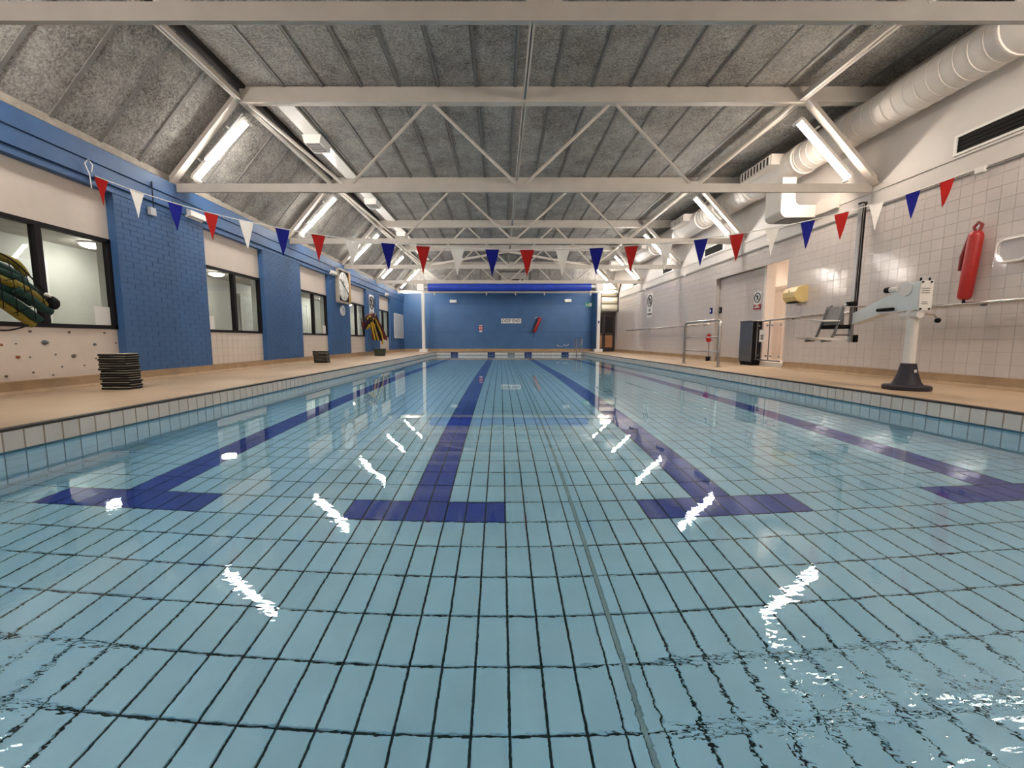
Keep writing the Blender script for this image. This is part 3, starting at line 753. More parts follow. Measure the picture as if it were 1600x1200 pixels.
MB().obox(c + hn * 0.02, (0.72, 0, 0), hd * 0.28, hn * 0.03).build('hatch', 'corridor_ceiling', t_)
MB().obox(c - hd * 0.15 + hn * 0.04, (0.45, 0, 0), hd * 0.06, hn * 0.02).build('slot', 'vent_black', t_)

# ================================================================== LIGHTS
def fixture(i, Y, side):
    kx_, ex_ = ((-4.10, -4.99) if side < 0 else (4.82, 5.70))
    off = 0.16 if i < 6 else -0.16
    p, q = Vector((kx_, Y + off, 4.10)), Vector((ex_, Y + off, 3.22))
    d = (q - p).normalized(); n = Vector((d.z, 0, -d.x)) * (1 if side > 0 else -1)   # towards hall
    if n.z > 0: n = -n
    nm = ['overhead behind the viewer', 'on the nearest truss', 'on the second truss', 'on the third truss', 'on the fourth truss', 'on the fifth truss', 'on the end truss'][i]  # first pair is out of view, put in to lift the ambient light
    t_ = thing('fluorescent_light', (p + q) / 2, 'glowing fluorescent batten %s, %s side' % (nm, 'window wall' if side < 0 else 'tiled wall'), 'light', 'fluorescent battens')
    MB().beam(p - n * 0.045, q - n * 0.045, 0.135, 0.035, n).beam(p - n * 0.022 - Vector((0, 0.064, 0)), q - n * 0.022 - Vector((0, 0.064, 0)), 0.006, 0.022, n).build('housing', 'white_plastic', t_)
    s_ = Vector((0, 1, 0)); L = q - p; prof = []
    for a in range(9):
        an = PI * a / 8; prof.append(p + d * 0.02 + s_ * (0.056 * math.cos(an)) + n * (0.062 * math.sin(an) - 0.028))
    MB().prism(prof, L - d * 0.04).build('diffuser', 'tube_warm' if side > 0 and i in (2, 1) else 'tube_white', t_, True)
    for e, sg in ((p, -1), (q, 1)): MB().obox(e + d * (0.008 * sg), d * 0.022, s_ * 0.062, n * 0.052).build('end_cap', 'white_plastic', t_)
    for fr in (0.22, 0.78):
        c = p + L * fr - n * 0.06; MB().beam(c, c + Vector((0, -0.10 if i < 6 else 0.10, 0)) - n * 0.06, 0.03, 0.02).build('bracket', 'white_plastic', t_)
    if side < 0: MB().tube([p + Vector((0.02, -0.15, 0.05)), p + L * 0.7 + Vector((0, -0.15, 0)), p + L * 0.74 + Vector((0, -0.02, 0)) - n * 0.05], 0.011, 6).build('conduit', 'white_plastic', t_, True)
for i, Y in enumerate(TR):
    for sd_ in (-1, 1): fixture(i, Y, sd_)

# ================================================================== ROUND DUCT ON THE RIGHT
DX, DZ, DR = 5.70, 3.98, 0.265
t_ = thing('air_duct', (DX, 10, DZ), 'fat round white ventilation duct along the top of the tiled wall', 'duct')
outs = [(2.2, 4.9), (8.15, 9.6), (12.0, 13.3), (15.6, 16.8)]
segs = []; y = YN + 0.02; 
for (a, b_) in outs: segs.append((y, a, 0)); segs.append((a, b_, 1)); y = b_
segs.append((y, 18.9, 0))
for (a, b_, kind) in segs:
    if kind: MB().tube([(DX, a, DZ), (DX, b_, DZ)], DR + 0.012, 28).build('smooth_section', 'duct_white', t_, True)
    else:
        pts = []; rs = []; yy = a; 
        while yy < b_ - 0.02:
            for dy, dr in ((0, 0), (0.006, 0), (0.14, 0), (0.146, 0), (0.150, 0.006), (0.156, 0.006)):
                if yy + dy < b_ - 0.01: pts.append((DX, yy + dy, DZ)); rs.append(DR - 0.004 + dr)
            yy += 0.16
        pts.append((DX, b_, DZ)); rs.append(DR - 0.004)
        MB().tube(pts, rs, 28).build('spiral_section', 'duct_white', t_, True)
    MB().tube([(DX, a - 0.02, DZ), (DX, a - 0.012, DZ), (DX, a + 0.012, DZ), (DX, a + 0.02, DZ)], [DR + 0.012, DR + 0.024, DR + 0.024, DR + 0.012], 28).build('collar', 'duct_white', t_, True)
for (a, b_) in outs:
    bx = MB().obox((DX - 0.31, (a + b_) / 2 + 0.1, DZ + 0.11), (0.13, 0, 0), (0, (b_ - a) * 0.36, 0), (0, 0, 0.10)).build('outlet_box', 'duct_white', t_)
    L = (b_ - a) * 0.72; y0 = (a + b_) / 2 + 0.1 - L / 2
    B(DX - 0.446, DX - 0.438, y0 + 0.05, y0 + L - 0.05, DZ + 0.04, DZ + 0.18).build('outlet_mouth', 'vent_black', bx)
    n = 9
    for q in range(n + 1):
        yy = y0 + 0.05 + (L - 0.1) * q / n; B(DX - 0.46, DX - 0.436, yy - 0.018, yy + 0.018, DZ + 0.03, DZ + 0.19).build('fin', 'duct_white', bx)
# elbow at the far end
pts = [(DX - 0.1 * 0, 18.9, DZ)] + [(DX - 0.45 * (1 - math.cos(a)), 18.9 + 0.45 * math.sin(a), DZ) for a in [PI / 2 * q / 8 for q in range(1, 9)]] + [(DX - 0.7, 19.35, DZ)]
MB().tube(pts, 0.24, 24).build('elbow', 'duct_white', t_, True)
# branch down to the wall
t_ = thing('branch_duct', (5.6, 8.5, 3.2), 'white square branch duct bending from the round duct to the wall', 'duct')
prof = [(5.28, 3.62), (5.28, 3.02)] + [(5.28 + 0.12 - 0.12 * math.cos(a), 3.02 - 0.12 * math.sin(a)) for a in [PI / 2 * q / 5 for q in range(1, 6)]] + [(6.0, 2.90), (6.0, 3.12), (5.62, 3.12), (5.56, 3.16), (5.54, 3.24), (5.54, 3.62)]
MB().prism([(a, 8.1, b_) for a, b_ in prof], (0, 0.48, 0)).build('elbow_body', 'duct_white', t_)
B(5.93, 6.0, 7.6, 8.1, 2.92, 3.16).build('wall_plate', 'duct_white', t_)
B(5.42, 5.92, 8.16, 8.52, 2.885, 2.905).build('grille', 'grille_grey', t_)
# cream rectangular duct above the far doors
t_ = thing('cream_drop_duct', (5.6, 21.6, 2.1), 'ribbed cream rectangular duct dropping in front of the far doors', 'duct')
zz = 2.08
for k in range(4):
    MB().prism([(5.16, 21.85, zz), (5.16, 21.42 + 0.05 * k, zz + 0.02), (5.16, 21.36 + 0.05 * k, zz + 0.12), (5.16, 21.38 + 0.05 * k, zz + 0.32), (5.16, 21.85, zz + 0.38)], (0.80, 0, 0)).build('duct_section', 'duct_cream', t_)
    zz += 0.37
MB().tube([(5.98, 21.35, 2.05), (5.98, 21.4, 2.5), (5.98, 21.3, 3.0), (5.98, 20.9, 3.5)], 0.025, 8).build('edge_seal', 'black_rubber', t_, True)

# ================================================================== RIGHT WALL OBJECTS
for k, (a, b_) in enumerate(((4.35, 5.72), (11.45, 12.45), (14.75, 15.6), (18.1, 19.0))):
    t_ = thing('wall_vent', (XR, (a + b_) / 2, 3.0), ['nearest long black slot vent high on the tiled wall', 'second black slot vent high on the tiled wall', 'third black slot vent high on the tiled wall', 'farthest black slot vent high on the tiled wall'][k], 'vent', 'slot vents')
    B(XR - 0.012, XR - 0.006, a, b_, 3.02, 3.22).build('opening', 'vent_black', t_)
    mb = MB().box(XR - 0.03, XR - 0.004, a - 0.03, b_ + 0.03, 3.22, 3.25).box(XR - 0.03, XR - 0.004, a - 0.03, b_ + 0.03, 2.99, 3.02)
    mb.box(XR - 0.03, XR - 0.004, a - 0.03, a, 3.02, 3.22).box(XR - 0.03, XR - 0.004, b_, b_ + 0.03, 3.02, 3.22).build('frame', 'white_plastic', t_)
    for q in range(3): B(XR - 0.020, XR - 0.012, a, b_, 3.06 + q * 0.05, 3.068 + q * 0.05).build('louvre', 'vent_black', t_)
t_ = thing('wall_cable', (XR, 10, 2.7), 'thin grey cable running along the tiled wall below the vents', 'cable')
MB().tube([(XR - 0.012, 1.0, 2.70), (XR - 0.012, 8.5, 2.69), (XR - 0.012, 12.2, 2.68), (XR - 0.012, 21.8, 2.66)], 0.009, 6).build('cable_run', 'strip_grey', t_, True)
for yy in (5.4, 13.7, 17.4): B(XR - 0.05, XR, yy - 0.05, yy + 0.05, 2.66, 2.73).build('clip_box', 'white_plastic', t_)

def wall_rail(Y0, Y1, z, lab):
    t_ = thing('wall_handrail', (XR, (Y0 + Y1) / 2, z), lab, 'handrail', 'wall handrails')
    MB().tube([(XR - 0.01, Y0, z), (XR - 0.075, Y0 + 0.02, z), (XR - 0.08, Y0 + 0.06, z), (XR - 0.08, Y1 - 0.06, z), (XR - 0.075, Y1 - 0.02, z), (XR - 0.01, Y1, z)], 0.020, 10).build('rail', 'steel', t_, True)
    yy = Y0 + 0.35
    while yy < Y1 - 0.1:
        mb = MB().cyl((XR - 0.08, yy, z - 0.005), (XR, yy, z - 0.005), 0.012, 8); mb.cyl((XR - 0.012, yy, z - 0.005), (XR, yy, z - 0.005), 0.038, 12)
        mb.build('bracket', 'steel_dark', t_, True); yy += 1.12
wall_rail(1.5, 8.72, 1.05, 'long steel handrail on the tiled wall behind the pool hoist')
wall_rail(11.95, 19.6, 1.05, 'steel handrail on the tiled wall beyond the recess')

# rescue tube
c = Vector((5.90, 5.30, 1.42))
t_ = thing('rescue_tube', (5.92, 5.3, 1.06), 'red foam rescue tube hanging upright on the tiled wall', 'rescue tube')
pts = []; rs = []
for z_, r_ in ((1.10, 0.035), (1.112, 0.056), (1.14, 0.068), (1.5, 0.072), (1.88, 0.070), (1.92, 0.056), (1.935, 0.035)):
    f = (z_ - 1.1) / 0.83; pts.append((5.915, 5.37 - 0.06 * f, z_)); rs.append(r_)
MB().tube(pts, rs, 18).build('foam_body', 'red_vinyl', t_, True)
MB().tube([(5.92, 5.33, 1.92), (5.94, 5.37, 2.0), (5.96, 5.34, 2.05), (5.95, 5.29, 2.01), (5.92, 5.29, 1.92)], 0.017, 8).build('hanging_strap', 'red_dark', t_, True)
MB().tube([(5.90, 5.37, 1.92), (5.87, 5.41, 1.65), (5.88, 5.43, 1.47)], [0.014, 0.02, 0.016], 8).build('side_strap', 'red_dark', t_, True)
MB().cyl((5.915, 5.37, 1.06), (5.915, 5.37, 1.11), 0.016, 8).build('buckle', 'black_rubber', t_, True)
MB().cyl((XR, 5.33, 2.02), (5.94, 5.33, 2.035), 0.01, 8).build('wall_hook', 'steel', t_, True)

# bulkhead fitting (rounded frame with a clear ribbed cover)
t_ = thing('bulkhead_lamp', (XR, 4.93, 1.45), 'pale rounded bulkhead lamp with a clear cover, unlit, on the tiled wall', 'lamp')
def rrect(y0, y1, z0, z1, r, X, n=5):
    out = []
    for cy, cz, a0 in ((y1 - r, z1 - r, 0), (y0 + r, z1 - r, PI / 2), (y0 + r, z0 + r, PI), (y1 - r, z0 + r, 1.5 * PI)):
        for q in range(n + 1):
            a = a0 + PI / 2 * q / n; out.append((X, cy + r * math.cos(a), cz + r * math.sin(a)))
    return out
MB().prism(rrect(4.80, 5.10, 1.50, 1.77, 0.07, XR), (-0.04, 0, 0)).build('back_plate', 'white_plastic', t_)
MB().tube(rrect(4.805, 5.095, 1.505, 1.765, 0.07, XR - 0.045), 0.016, 8, closed=True).build('rim', 'white_plastic', t_, True)
cv = MB(); 
cv.prism(rrect(4.815, 5.085, 1.515, 1.755, 0.06, XR - 0.042), (-0.03, 0, 0)).build('clear_cover', 'perspex', t_)
MB().tube([(XR - 0.02, 4.77, 1.64), (XR - 0.02, 4.2, 1.64), (XR - 0.02, 3.4, 1.64)], 0.010, 8).build('supply_conduit', 'white_plastic', t_, True)

# yellow dispenser
t_ = thing('paper_dispenser', (XR, 8.45, 1.35), 'cream yellow rounded dispenser on the tiled wall beside the doorway', 'dispenser')
prof = [(XR, 1.36), (XR - 0.10, 1.33), (XR - 0.20, 1.36), (XR - 0.25, 1.44), (XR - 0.25, 1.54), (XR - 0.20, 1.62), (XR - 0.08, 1.66), (XR, 1.66)]
MB().prism([(a, 8.22, b_) for a, b_ in prof], (0, 0.36, 0)).build('body', 'yellow_plastic', t_)
B(XR - 0.21, XR - 0.10, 8.28, 8.52, 1.325, 1.345).build('slot', 'black_rubber', t_)
MB().cyl((XR - 0.252, 8.40, 1.56), (XR - 0.246, 8.40, 1.56), 0.015, 8).build('lock', 'steel_dark', t_, True)

# gate
t_ = thing('clear_gate', (5.98, 9.3, 0.1), 'clear panelled gate with steel rails across the doorway', 'gate')
gx = 5.97
MB().tube([(gx, 8.72, 1.04), (gx, 9.80, 1.02)], 0.022, 10).build('top_rail', 'steel', t_, True)
MB().tube([(gx, 8.86, 0.14), (gx, 9.80, 0.14)], 0.018, 10).build('bottom_rail', 'steel_dark', t_, True)
for yy in (9.26, 9.70): MB().tube([(gx, yy, 0.14), (gx, yy, 1.02)], 0.014, 8).build('post', 'steel_dark', t_, True)
for (a, b_) in ((8.86, 9.22), (9.30, 9.68)):
    pn = B(gx - 0.005, gx + 0.005, a, b_, 0.19, 0.97).build('clear_panel', 'perspex', t_)
    for yy in (a + 0.04, b_ - 0.04):
        for z_ in (0.24, 0.92): MB().cyl((gx - 0.015, yy, z_), (gx + 0.015, yy, z_), 0.018, 8).build('clamp', 'steel_dark', pn, True)
nt_ = B(gx - 0.009, gx - 0.006, 9.40, 9.60, 0.55, 0.83).build('gate_notice', 'sign_white'); tag(nt_, 'white notice sheet stuck on the clear gate', 'notice')
for q, (dz, ww) in enumerate(((0.06, 0.10), (0.10, 0.08), (0.14, 0.12))): B(gx - 0.011, gx - 0.008, 9.5 - ww / 2, 9.5 + ww / 2, 0.55 + dz, 0.57 + dz).build('print_line', 'sign_black', nt_)

# steel cabinet beside the gate
t_ = thing('steel_cabinet', (5.95, 9.98, 0), 'slim brushed steel floor cabinet beside the clear gate', 'cabinet')
B(5.89, 6.12, 9.74, 10.24, 0.07, 1.03).build('body', 'black_rubber', t_)
B(5.875, 5.89, 9.745, 10.235, 0.09, 1.02).build('front_panel', 'steel_dark', t_)
B(5.865, 6.12, 9.73, 10.25, 1.03, 1.05).build('top_cap', 'steel', t_)
B(5.91, 6.12, 9.76, 10.22, 0.0, 0.07).build('plinth', 'black_rubber', t_)

# free standing guard rail
t_ = thing('guard_rail', (4.78, 10, 0), 'free standing three-bar steel guard rail at the pool edge', 'guard rail')
a_, b_ = Vector((4.84, 9.2, 0)), Vector((4.76, 10.75, 0))
up_ = Vector((0, 0, 1)); dd = (b_ - a_).normalized()
pts = [a_, a_ + up_ * 0.93] + [a_ + up_ * (0.93 + 0.10 * math.sin(q)) + dd * (0.10 * (1 - math.cos(q))) for q in (0.4, 0.8, 1.2, PI / 2)]
pts += [b_ + up_ * (0.93 + 0.10 * math.sin(q)) - dd * (0.10 * (1 - math.cos(q))) for q in (PI / 2, 1.2, 0.8, 0.4)] + [b_ + up_ * 0.93, b_]
MB().tube(pts, 0.030, 12).build('hoop', 'steel', t_, True)
for z_ in (0.66, 0.33): MB().tube([a_ + up_ * z_, b_ + up_ * z_], 0.016, 10).build('cross_bar', 'steel', t_, True)
for p in (a_, b_): MB().lathe(p, [(0.075, 0), (0.075, 0.008), (0.03, 0.014)], 16).build('foot_flange', 'steel', t_, True)

# signs
def ring_pts(c, r, X, n=24): return [(X, c[0] + r * math.cos(2 * PI * q / n), c[1] + r * math.sin(2 * PI * q / n)) for q in range(n)]
def no_sign(nm, X, yc, zc, w_, h_, lab, nx_, red=False):
    s = -1 if nx_ < 0 else 1
    t_ = thing(nm, (X, yc, zc), lab, 'sign')
    MB().box(min(X, X + s * 0.006), max(X, X + s * 0.006), yc - w_ / 2, yc + w_ / 2, zc - h_ / 2, zc + h_ / 2).build('plate', 'sign_white', t_)
    r_ = w_ * 0.40; cz = zc + h_ / 2 - w_ * 0.52; Xf = X + s * 0.008
    MB().tube(ring_pts((yc, cz), r_, Xf), w_ * 0.045, 6, closed=True).build('ring', 'sign_black', t_, True)
    MB().tube([(Xf, yc - s * r_ * 0.68, cz + r_ * 0.68), (Xf, yc + s * r_ * 0.68, cz - r_ * 0.68)], w_ * 0.035, 6).build('slash', 'sign_black', t_, True)
    fg = MB().ball((Xf, yc, cz + r_ * 0.52), (0.004, r_ * 0.13, r_ * 0.14), 8)
    fg.tube([(Xf, yc, cz + r_ * 0.36), (Xf, yc - 0.1 * r_, cz - r_ * 0.05)], r_ * 0.13, 6)
    fg.tube([(Xf, yc - 0.1 * r_, cz), (Xf, yc + 0.22 * r_, cz - r_ * 0.25), (Xf, yc + 0.12 * r_, cz - r_ * 0.62)], r_ * 0.08, 6)
    fg.tube([(Xf, yc - 0.1 * r_, cz), (Xf, yc - 0.22 * r_, cz - r_ * 0.3), (Xf, yc - 0.5 * r_, cz - r_ * 0.42)], r_ * 0.08, 6)
    fg.tube([(Xf, yc, cz + r_ * 0.3), (Xf, yc + 0.34 * r_, cz + r_ * 0.1)], r_ * 0.06, 6).tube([(Xf, yc, cz + r_ * 0.3), (Xf, yc - 0.34 * r_, cz + r_ * 0.2)], r_ * 0.06, 6)
    fg.build('running_figure', 'sign_black', t_, True)
    zz = cz - w_ * 0.52 - 0.02
    if red:
        B(X - 0.009, X, yc - w_ / 2, yc + w_ / 2, zc - h_ / 2, zz).build('red_band', 'sign_red', t_)
    for q, (body) in enumerate(('NO', 'RUNNING')):
        size = w_ * (0.30 if q == 0 else 0.19) * (0.8 if red else 1)
        me = text_mesh('lettering', body, size, 'sign_white' if red else 'sign_black', 0.002)
        o = link('lettering', me, t_)
        zt = zz - w_ * (0.14 if not red else 0.09) - q * w_ * (0.27 if not red else 0.16)
        M = Matrix(((0, 0, s, X + s * (0.011 if red else 0.008)), (s, 0, 0, yc), (0, 1, 0, zt), (0, 0, 0, 1)))
        o.matrix_parent_inverse = Matrix.Translation(t_.location).inverted(); o.matrix_basis = M
    return t_
no_sign('no_running_sign', XR + 0.128, 10.02, 1.53, 0.27, 0.42, 'round no running sign with a dark red band above the steel cabinet', -1, True)
no_sign('no_running_sign', XR - 0.004, 16.85, 1.98, 0.55, 0.95, 'no running sign on the tiled wall above the far handrail', -1)
no_sign('no_running_sign', XL + 0.004, 17.15, 1.80, 0.60, 1.25, 'no running sign on the blue pier above the red and yellow noodles', 1)
# switches and red valve by the recess corner
for k, (yy, lab) in enumerate(((11.92, 'small dark blue switch box at the recess corner, farther of two'), (11.66, 'small dark switch box at the recess corner, nearer of two'))):
    X = XR if k == 0 else XR + 0.128
    t_ = thing('switch_box', (X, yy, 1.4), lab, 'switch')
    B(X - 0.035, X, yy - 0.05, yy + 0.05, 1.34, 1.50).build('box', 'flag_blue' if k == 0 else 'black_frame', t_)
    B(X - 0.041, X - 0.034, yy - 0.025, yy + 0.025, 1.38, 1.46).build('face_plate', 'sign_white' if k == 0 else 'grille_grey', t_)
t_ = thing('red_hose_valve', (5.95, 11.9, 0.1), 'red hand valve on a thin standpipe by the recess corner', 'valve')
MB().tube([(5.95, 11.88, 0.0), (5.95, 11.88, 0.78)], 0.012, 8).build('standpipe', 'strip_grey', t_, True)
MB().tube([(5.95, 11.88, 0.55), (5.93, 11.88, 0.62), (5.95, 11.88, 0.76)], [0.05, 0.07, 0.04], 12).build('valve_body', 'flag_red', t_, True)
MB().tube([(5.90, 11.88 + 0.07 * math.cos(2 * PI * q / 14), 0.66 + 0.07 * math.sin(2 * PI * q / 14)) for q in range(14)], 0.012, 6, closed=True).build('hand_wheel', 'flag_red', t_, True)
B(5.90, 6.0, 11.83, 11.93, 0.0, 0.12).build('foot_box', 'black_rubber', t_)

# ================================================================== POOL HOIST
hx, hy = 4.86, 4.93
t_ = thing('pool_hoist', (hx, hy, 0), 'white pool access hoist with seat and tall rack mast on the deck', 'pool hoist')
MB().lathe((hx, hy, 0), [(0.215, 0), (0.222, 0.015), (0.222, 0.045), (0.21, 0.055), (0.145, 0.065), (0.125, 0.10), (0.096, 0.19), (0.078, 0.28), (0.073, 0.31), (0.06, 0.315)], 28).build('base_cover', 'hoist_base', t_, True)
B(hx - 0.012, hx + 0.014, hy - 0.094, hy - 0.088, 0.21, 0.245).build('base_label', 'sign_white', t_)
MB().cyl((hx, hy, 0.30), (hx, hy, 0.90), 0.056, 24).build('column', 'hoist_panel', t_, True)
MB().tube([(hx - 0.02, hy - 0.10, 0.885), (hx - 0.02, hy + 0.12, 0.885)], 0.045, 16).build('slew_joint', 'hoist_panel', t_, True)
MB().lathe((hx, hy, 0.84), [(0.06, 0), (0.07, 0.02), (0.07, 0.08), (0.06, 0.10)], 20).build('collar', 'hoist_panel', t_, True)
lv = MB().tube([(hx + 0.06, hy - 0.08, 0.89), (hx + 0.13, hy - 0.11, 0.88), (hx + 0.16, hy - 0.12, 0.83)], 0.012, 8).build('lock_lever', 'steel', t_, True)
MB().ball((hx + 0.165, hy - 0.12, 0.815), 0.03, 10).build('knob', 'black_rubber', lv, True)
# head: cheek plates around a gear case
hd_x0, hd_x1 = hx - 0.065, hx + 0.065
hb_ = MB().prism([(hd_x0, hy - 0.10, 0.94), (hd_x0, hy + 0.20, 0.93), (hd_x0, hy + 0.20, 1.17), (hd_x0, hy + 0.12, 1.26), (hd_x0, hy - 0.08, 1.265), (hd_x0, hy - 0.10, 1.25)], (0.13, 0, 0)).build('head_case', 'hoist_white', t_)
MB().cyl((hd_x0 - 0.012, hy + 0.06, 1.19), (hd_x0, hy + 0.06, 1.19), 0.085, 24).build('gear_cover', 'hoist_panel', hb_, True)
B(hd_x0 + 0.005, hd_x1 + 0.02, hy - 0.112, hy - 0.10, 0.93, 1.265).build('instruction_plate', 'hoist_panel', hb_)
for q, (zz, ww) in enumerate(((1.175, 0.10), (1.15, 0.09), (1.125, 0.10), (1.02, 0.06), (1.0, 0.07))):
    B(hx - ww / 2, hx + ww / 2, hy - 0.1145, hy - 0.1115, zz, zz + 0.008).build('print_line', 'strip_grey', hb_)
for (xx, zz) in ((hd_x0 + 0.02, 1.25), (hd_x1 - 0.01, 1.25), (hd_x0 + 0.02, 0.945), (hd_x1 - 0.01, 0.945)):
    MB().ball((xx, hy - 0.118, zz), 0.012, 8).build('screw', 'black_rubber', hb_, True)
for (xx) in (hd_x0 + 0.02, hd_x1 - 0.01): MB().cyl((xx, hy - 0.09, 1.26), (xx, hy - 0.09, 1.30), 0.010, 8).build('lifting_eye', 'black_rubber', hb_, True)
hc = MB().tube([(hd_x0 - 0.02, hy + 0.14, 1.20), (hd_x0 - 0.02, hy + 0.24, 1.20)], 0.03, 12).build('crank_socket', 'hoist_panel', t_, True)
MB().cyl((hd_x0 - 0.02, hy + 0.23, 1.20), (hd_x0 - 0.02, hy + 0.29, 1.20), 0.036, 12).build('cap', 'black_rubber', hc, True)
MB().tube([(hd_x0 - 0.025, hy + 0.17, 0.965), (hd_x0 - 0.025, hy + 0.38, 0.965)], 0.020, 10).build('grab_handle', 'black_rubber', t_, True)
MB().cyl((hd_x1, hy + 0.0, 1.12), (hd_x1 + 0.03, hy + 0.0, 1.12), 0.09, 20).build('gear_wheel_cover', 'hoist_panel', t_, True)
# arm (tapering box sloping down to the mast)
my = 5.76
MB().prism([(hx - 0.06, hy + 0.18, 1.17), (hx - 0.06, my - 0.05, 0.955), (hx - 0.06, my - 0.05, 0.815), (hx - 0.06, hy + 0.36, 0.92), (hx - 0.06, hy + 0.18, 0.935)], (0.11, 0, 0)).build('arm', 'hoist_white', t_)
MB().prism([(hx - 0.07, hy + 0.36, 0.925), (hx - 0.07, my - 0.05, 0.822), (hx - 0.07, my - 0.05, 0.805), (hx - 0.07, hy + 0.36, 0.908)], (0.13, 0, 0)).build('arm_flange', 'hoist_panel', t_)
# mast
B(hx - 0.045, hx - 0.008, my - 0.025, my + 0.025, 0.56, 2.40).build('mast_profile', 'aluminium', t_)
B(hx - 0.006, hx + 0.022, my - 0.022, my + 0.022, 0.97, 2.40).build('rack_rail', 'black_frame', t_)
B(hx - 0.030, hx - 0.018, my - 0.030, my - 0.024, 0.95, 2.38).build('mast_stripe', 'black_frame', t_)
B(hx - 0.05, hx + 0.027, my - 0.03, my + 0.03, 2.40, 2.42).build('mast_cap', 'black_rubber', t_)
B(hx - 0.012, hx + 0.038, my - 0.05, my + 0.05, 0.80, 0.97).build('carriage', 'hoist_panel', t_)
B(hx + 0.0, hx + 0.042, my - 0.05, my + 0.03, 0.56, 0.66).build('foot_block', 'black_rubber', t_)
MB().tube([(hx - 0.22, my - 0.03, 1.045), (hx + 0.14, my - 0.03, 1.045)], 0.011, 8).build('lifting_bar', 'steel', t_, True)
B(hx - 0.10, hx - 0.02, my - 0.05, my + 0.03, 1.05, 1.11).build('clamp', 'black_rubber', t_)
# seat
st_ = MB().tube([(hx - 0.08, my + 0.02, 1.08), (hx - 0.13, my + 0.02, 1.06), (hx - 0.17, my + 0.0, 0.92), (hx - 0.26, my + 0.0, 0.66), (hx - 0.30, my + 0.0, 0.585), (hx - 0.42, my, 0.575)], 0.017, 10).build('seat_frame', 'steel_dark', t_, True)
MB().tube([(hx - 0.08, my + 0.30, 1.08), (hx - 0.13, my + 0.30, 1.06), (hx - 0.17, my + 0.30, 0.92), (hx - 0.26, my + 0.30, 0.66), (hx - 0.30, my + 0.30, 0.585), (hx - 0.42, my + 0.30, 0.575)], 0.017, 10).build('seat_frame', 'steel_dark', t_, True)
MB().prism([(hx - 0.10, my + 0.05, 1.06), (hx - 0.125, my + 0.05, 1.06), (hx - 0.20, my + 0.05, 0.80), (hx - 0.09, my + 0.05, 0.80)], (0, 0.24, 0)).build('backrest', 'aluminium', t_)
B(hx - 0.22, hx - 0.06, my - 0.02, my + 0.30, 0.745, 0.80).build('seat_bracket', 'black_rubber', t_)
MB().prism([(hx - 0.58, my - 0.02, 0.865), (hx - 0.30, my - 0.02, 0.845), (hx - 0.20, my - 0.02, 0.85), (hx - 0.20, my - 0.02, 0.862), (hx - 0.35, my - 0.02, 0.865)], (0, 0.36, 0)).build('seat_pan', 'hoist_panel', t_)
MB().prism([(hx - 0.60, my - 0.02, 0.632), (hx - 0.35, my - 0.02, 0.585), (hx - 0.06, my - 0.02, 0.585), (hx - 0.06, my - 0.02, 0.60), (hx - 0.30, my - 0.02, 0.622)], (0, 0.34, 0)).build('footrest', 'hoist_panel', t_)
MB().tube([(hx - 0.26, my, 0.66), (hx - 0.05, my, 0.66)], 0.011, 8).build('brace', 'steel_dark', t_, True)

# ================================================================== FLAG LINE
FY = 5.6
def cat_z(x):   # catenary through measured points
    s = (x - CX) / 5.65
    return 1.775 + 0.955 * (0.82 * s * s + 0.18 * s ** 4)
t_ = thing('pennant_line', (CX, FY, 1.8), 'string of red, white and blue pennants across the pool', 'pennants')
MB().tube([(x_, FY, cat_z(x_)) for x_ in [XL + (XR - XL) * q / 48 for q in range(49)]], 0.0055, 6).build('cord', 'cord_white', t_, True)
cols_ = ['flag_red', 'flag_white', 'flag_blue']
for i in range(25):
    pxs = [163, 217, 275, 330, 384, 440, 496, 549, 605, 660, 714, 769, 824, 880, 933, 988, 1042, 1097, 1153, 1208, 1263, 1315, 1368, 1423, 1474][i]
    xc = (pxs - CXP) * FY / 671.0
    wv = 0.092; hgt = 0.35 if 3 < i < 21 else 0.34; tw = random.uniform(-0.5, 0.5); bend = random.uniform(-0.03, 0.03)
    mb = MB(); n = 6; front = []
    for r_ in range(n + 1):
        f = r_ / n; hw = wv * (1 - f) + 0.002
        for q in (-1, 0, 1):
            xx = xc + q * hw * math.cos(tw * f) + (0.02 * f * random.uniform(-0.2, 0.2)); 
            yy = FY + q * hw * math.sin(tw * f) * 0.8 + bend * f * f + (0.012 if q == 0 else 0) * (1 - f)
            zz = cat_z(xc + q * hw) * (1 - f) + (cat_z(xc) - hgt) * f
            front.append(Vector((xx, yy, zz)))
    vs = front + [p + Vector((0, 0.002, 0)) for p in front]; N = len(front); fs = []
    for r_ in range(n):
        for q in range(2):
            a = r_ * 3 + q; fs.append((a, a + 1, a + 4, a + 3)[::-1]); fs.append((N + a, N + a + 1, N + a + 4, N + a + 3))
    for r_ in range(n):
        for q, fl_ in ((0, 0), (2, 1)):
            a = r_ * 3 + q; f_ = (a, a + 3, N + a + 3, N + a); fs.append(f_ if fl_ else f_[::-1])
    mb.add(vs, fs); mb.build('pennant', cols_[i % 3], t_, True)
hk = MB().tube([(XL + 0.05, FY - 0.06, 2.72), (XL + 0.09, FY - 0.08, 2.80), (XL + 0.07, FY - 0.11, 2.86), (XL + 0.05, FY - 0.14, 2.80), (XL + 0.06, FY - 0.10, 2.68), (XL + 0.06, FY - 0.09, 2.52)], 0.006, 6).build('loose_cord_loop', 'cord_white', t_, True)

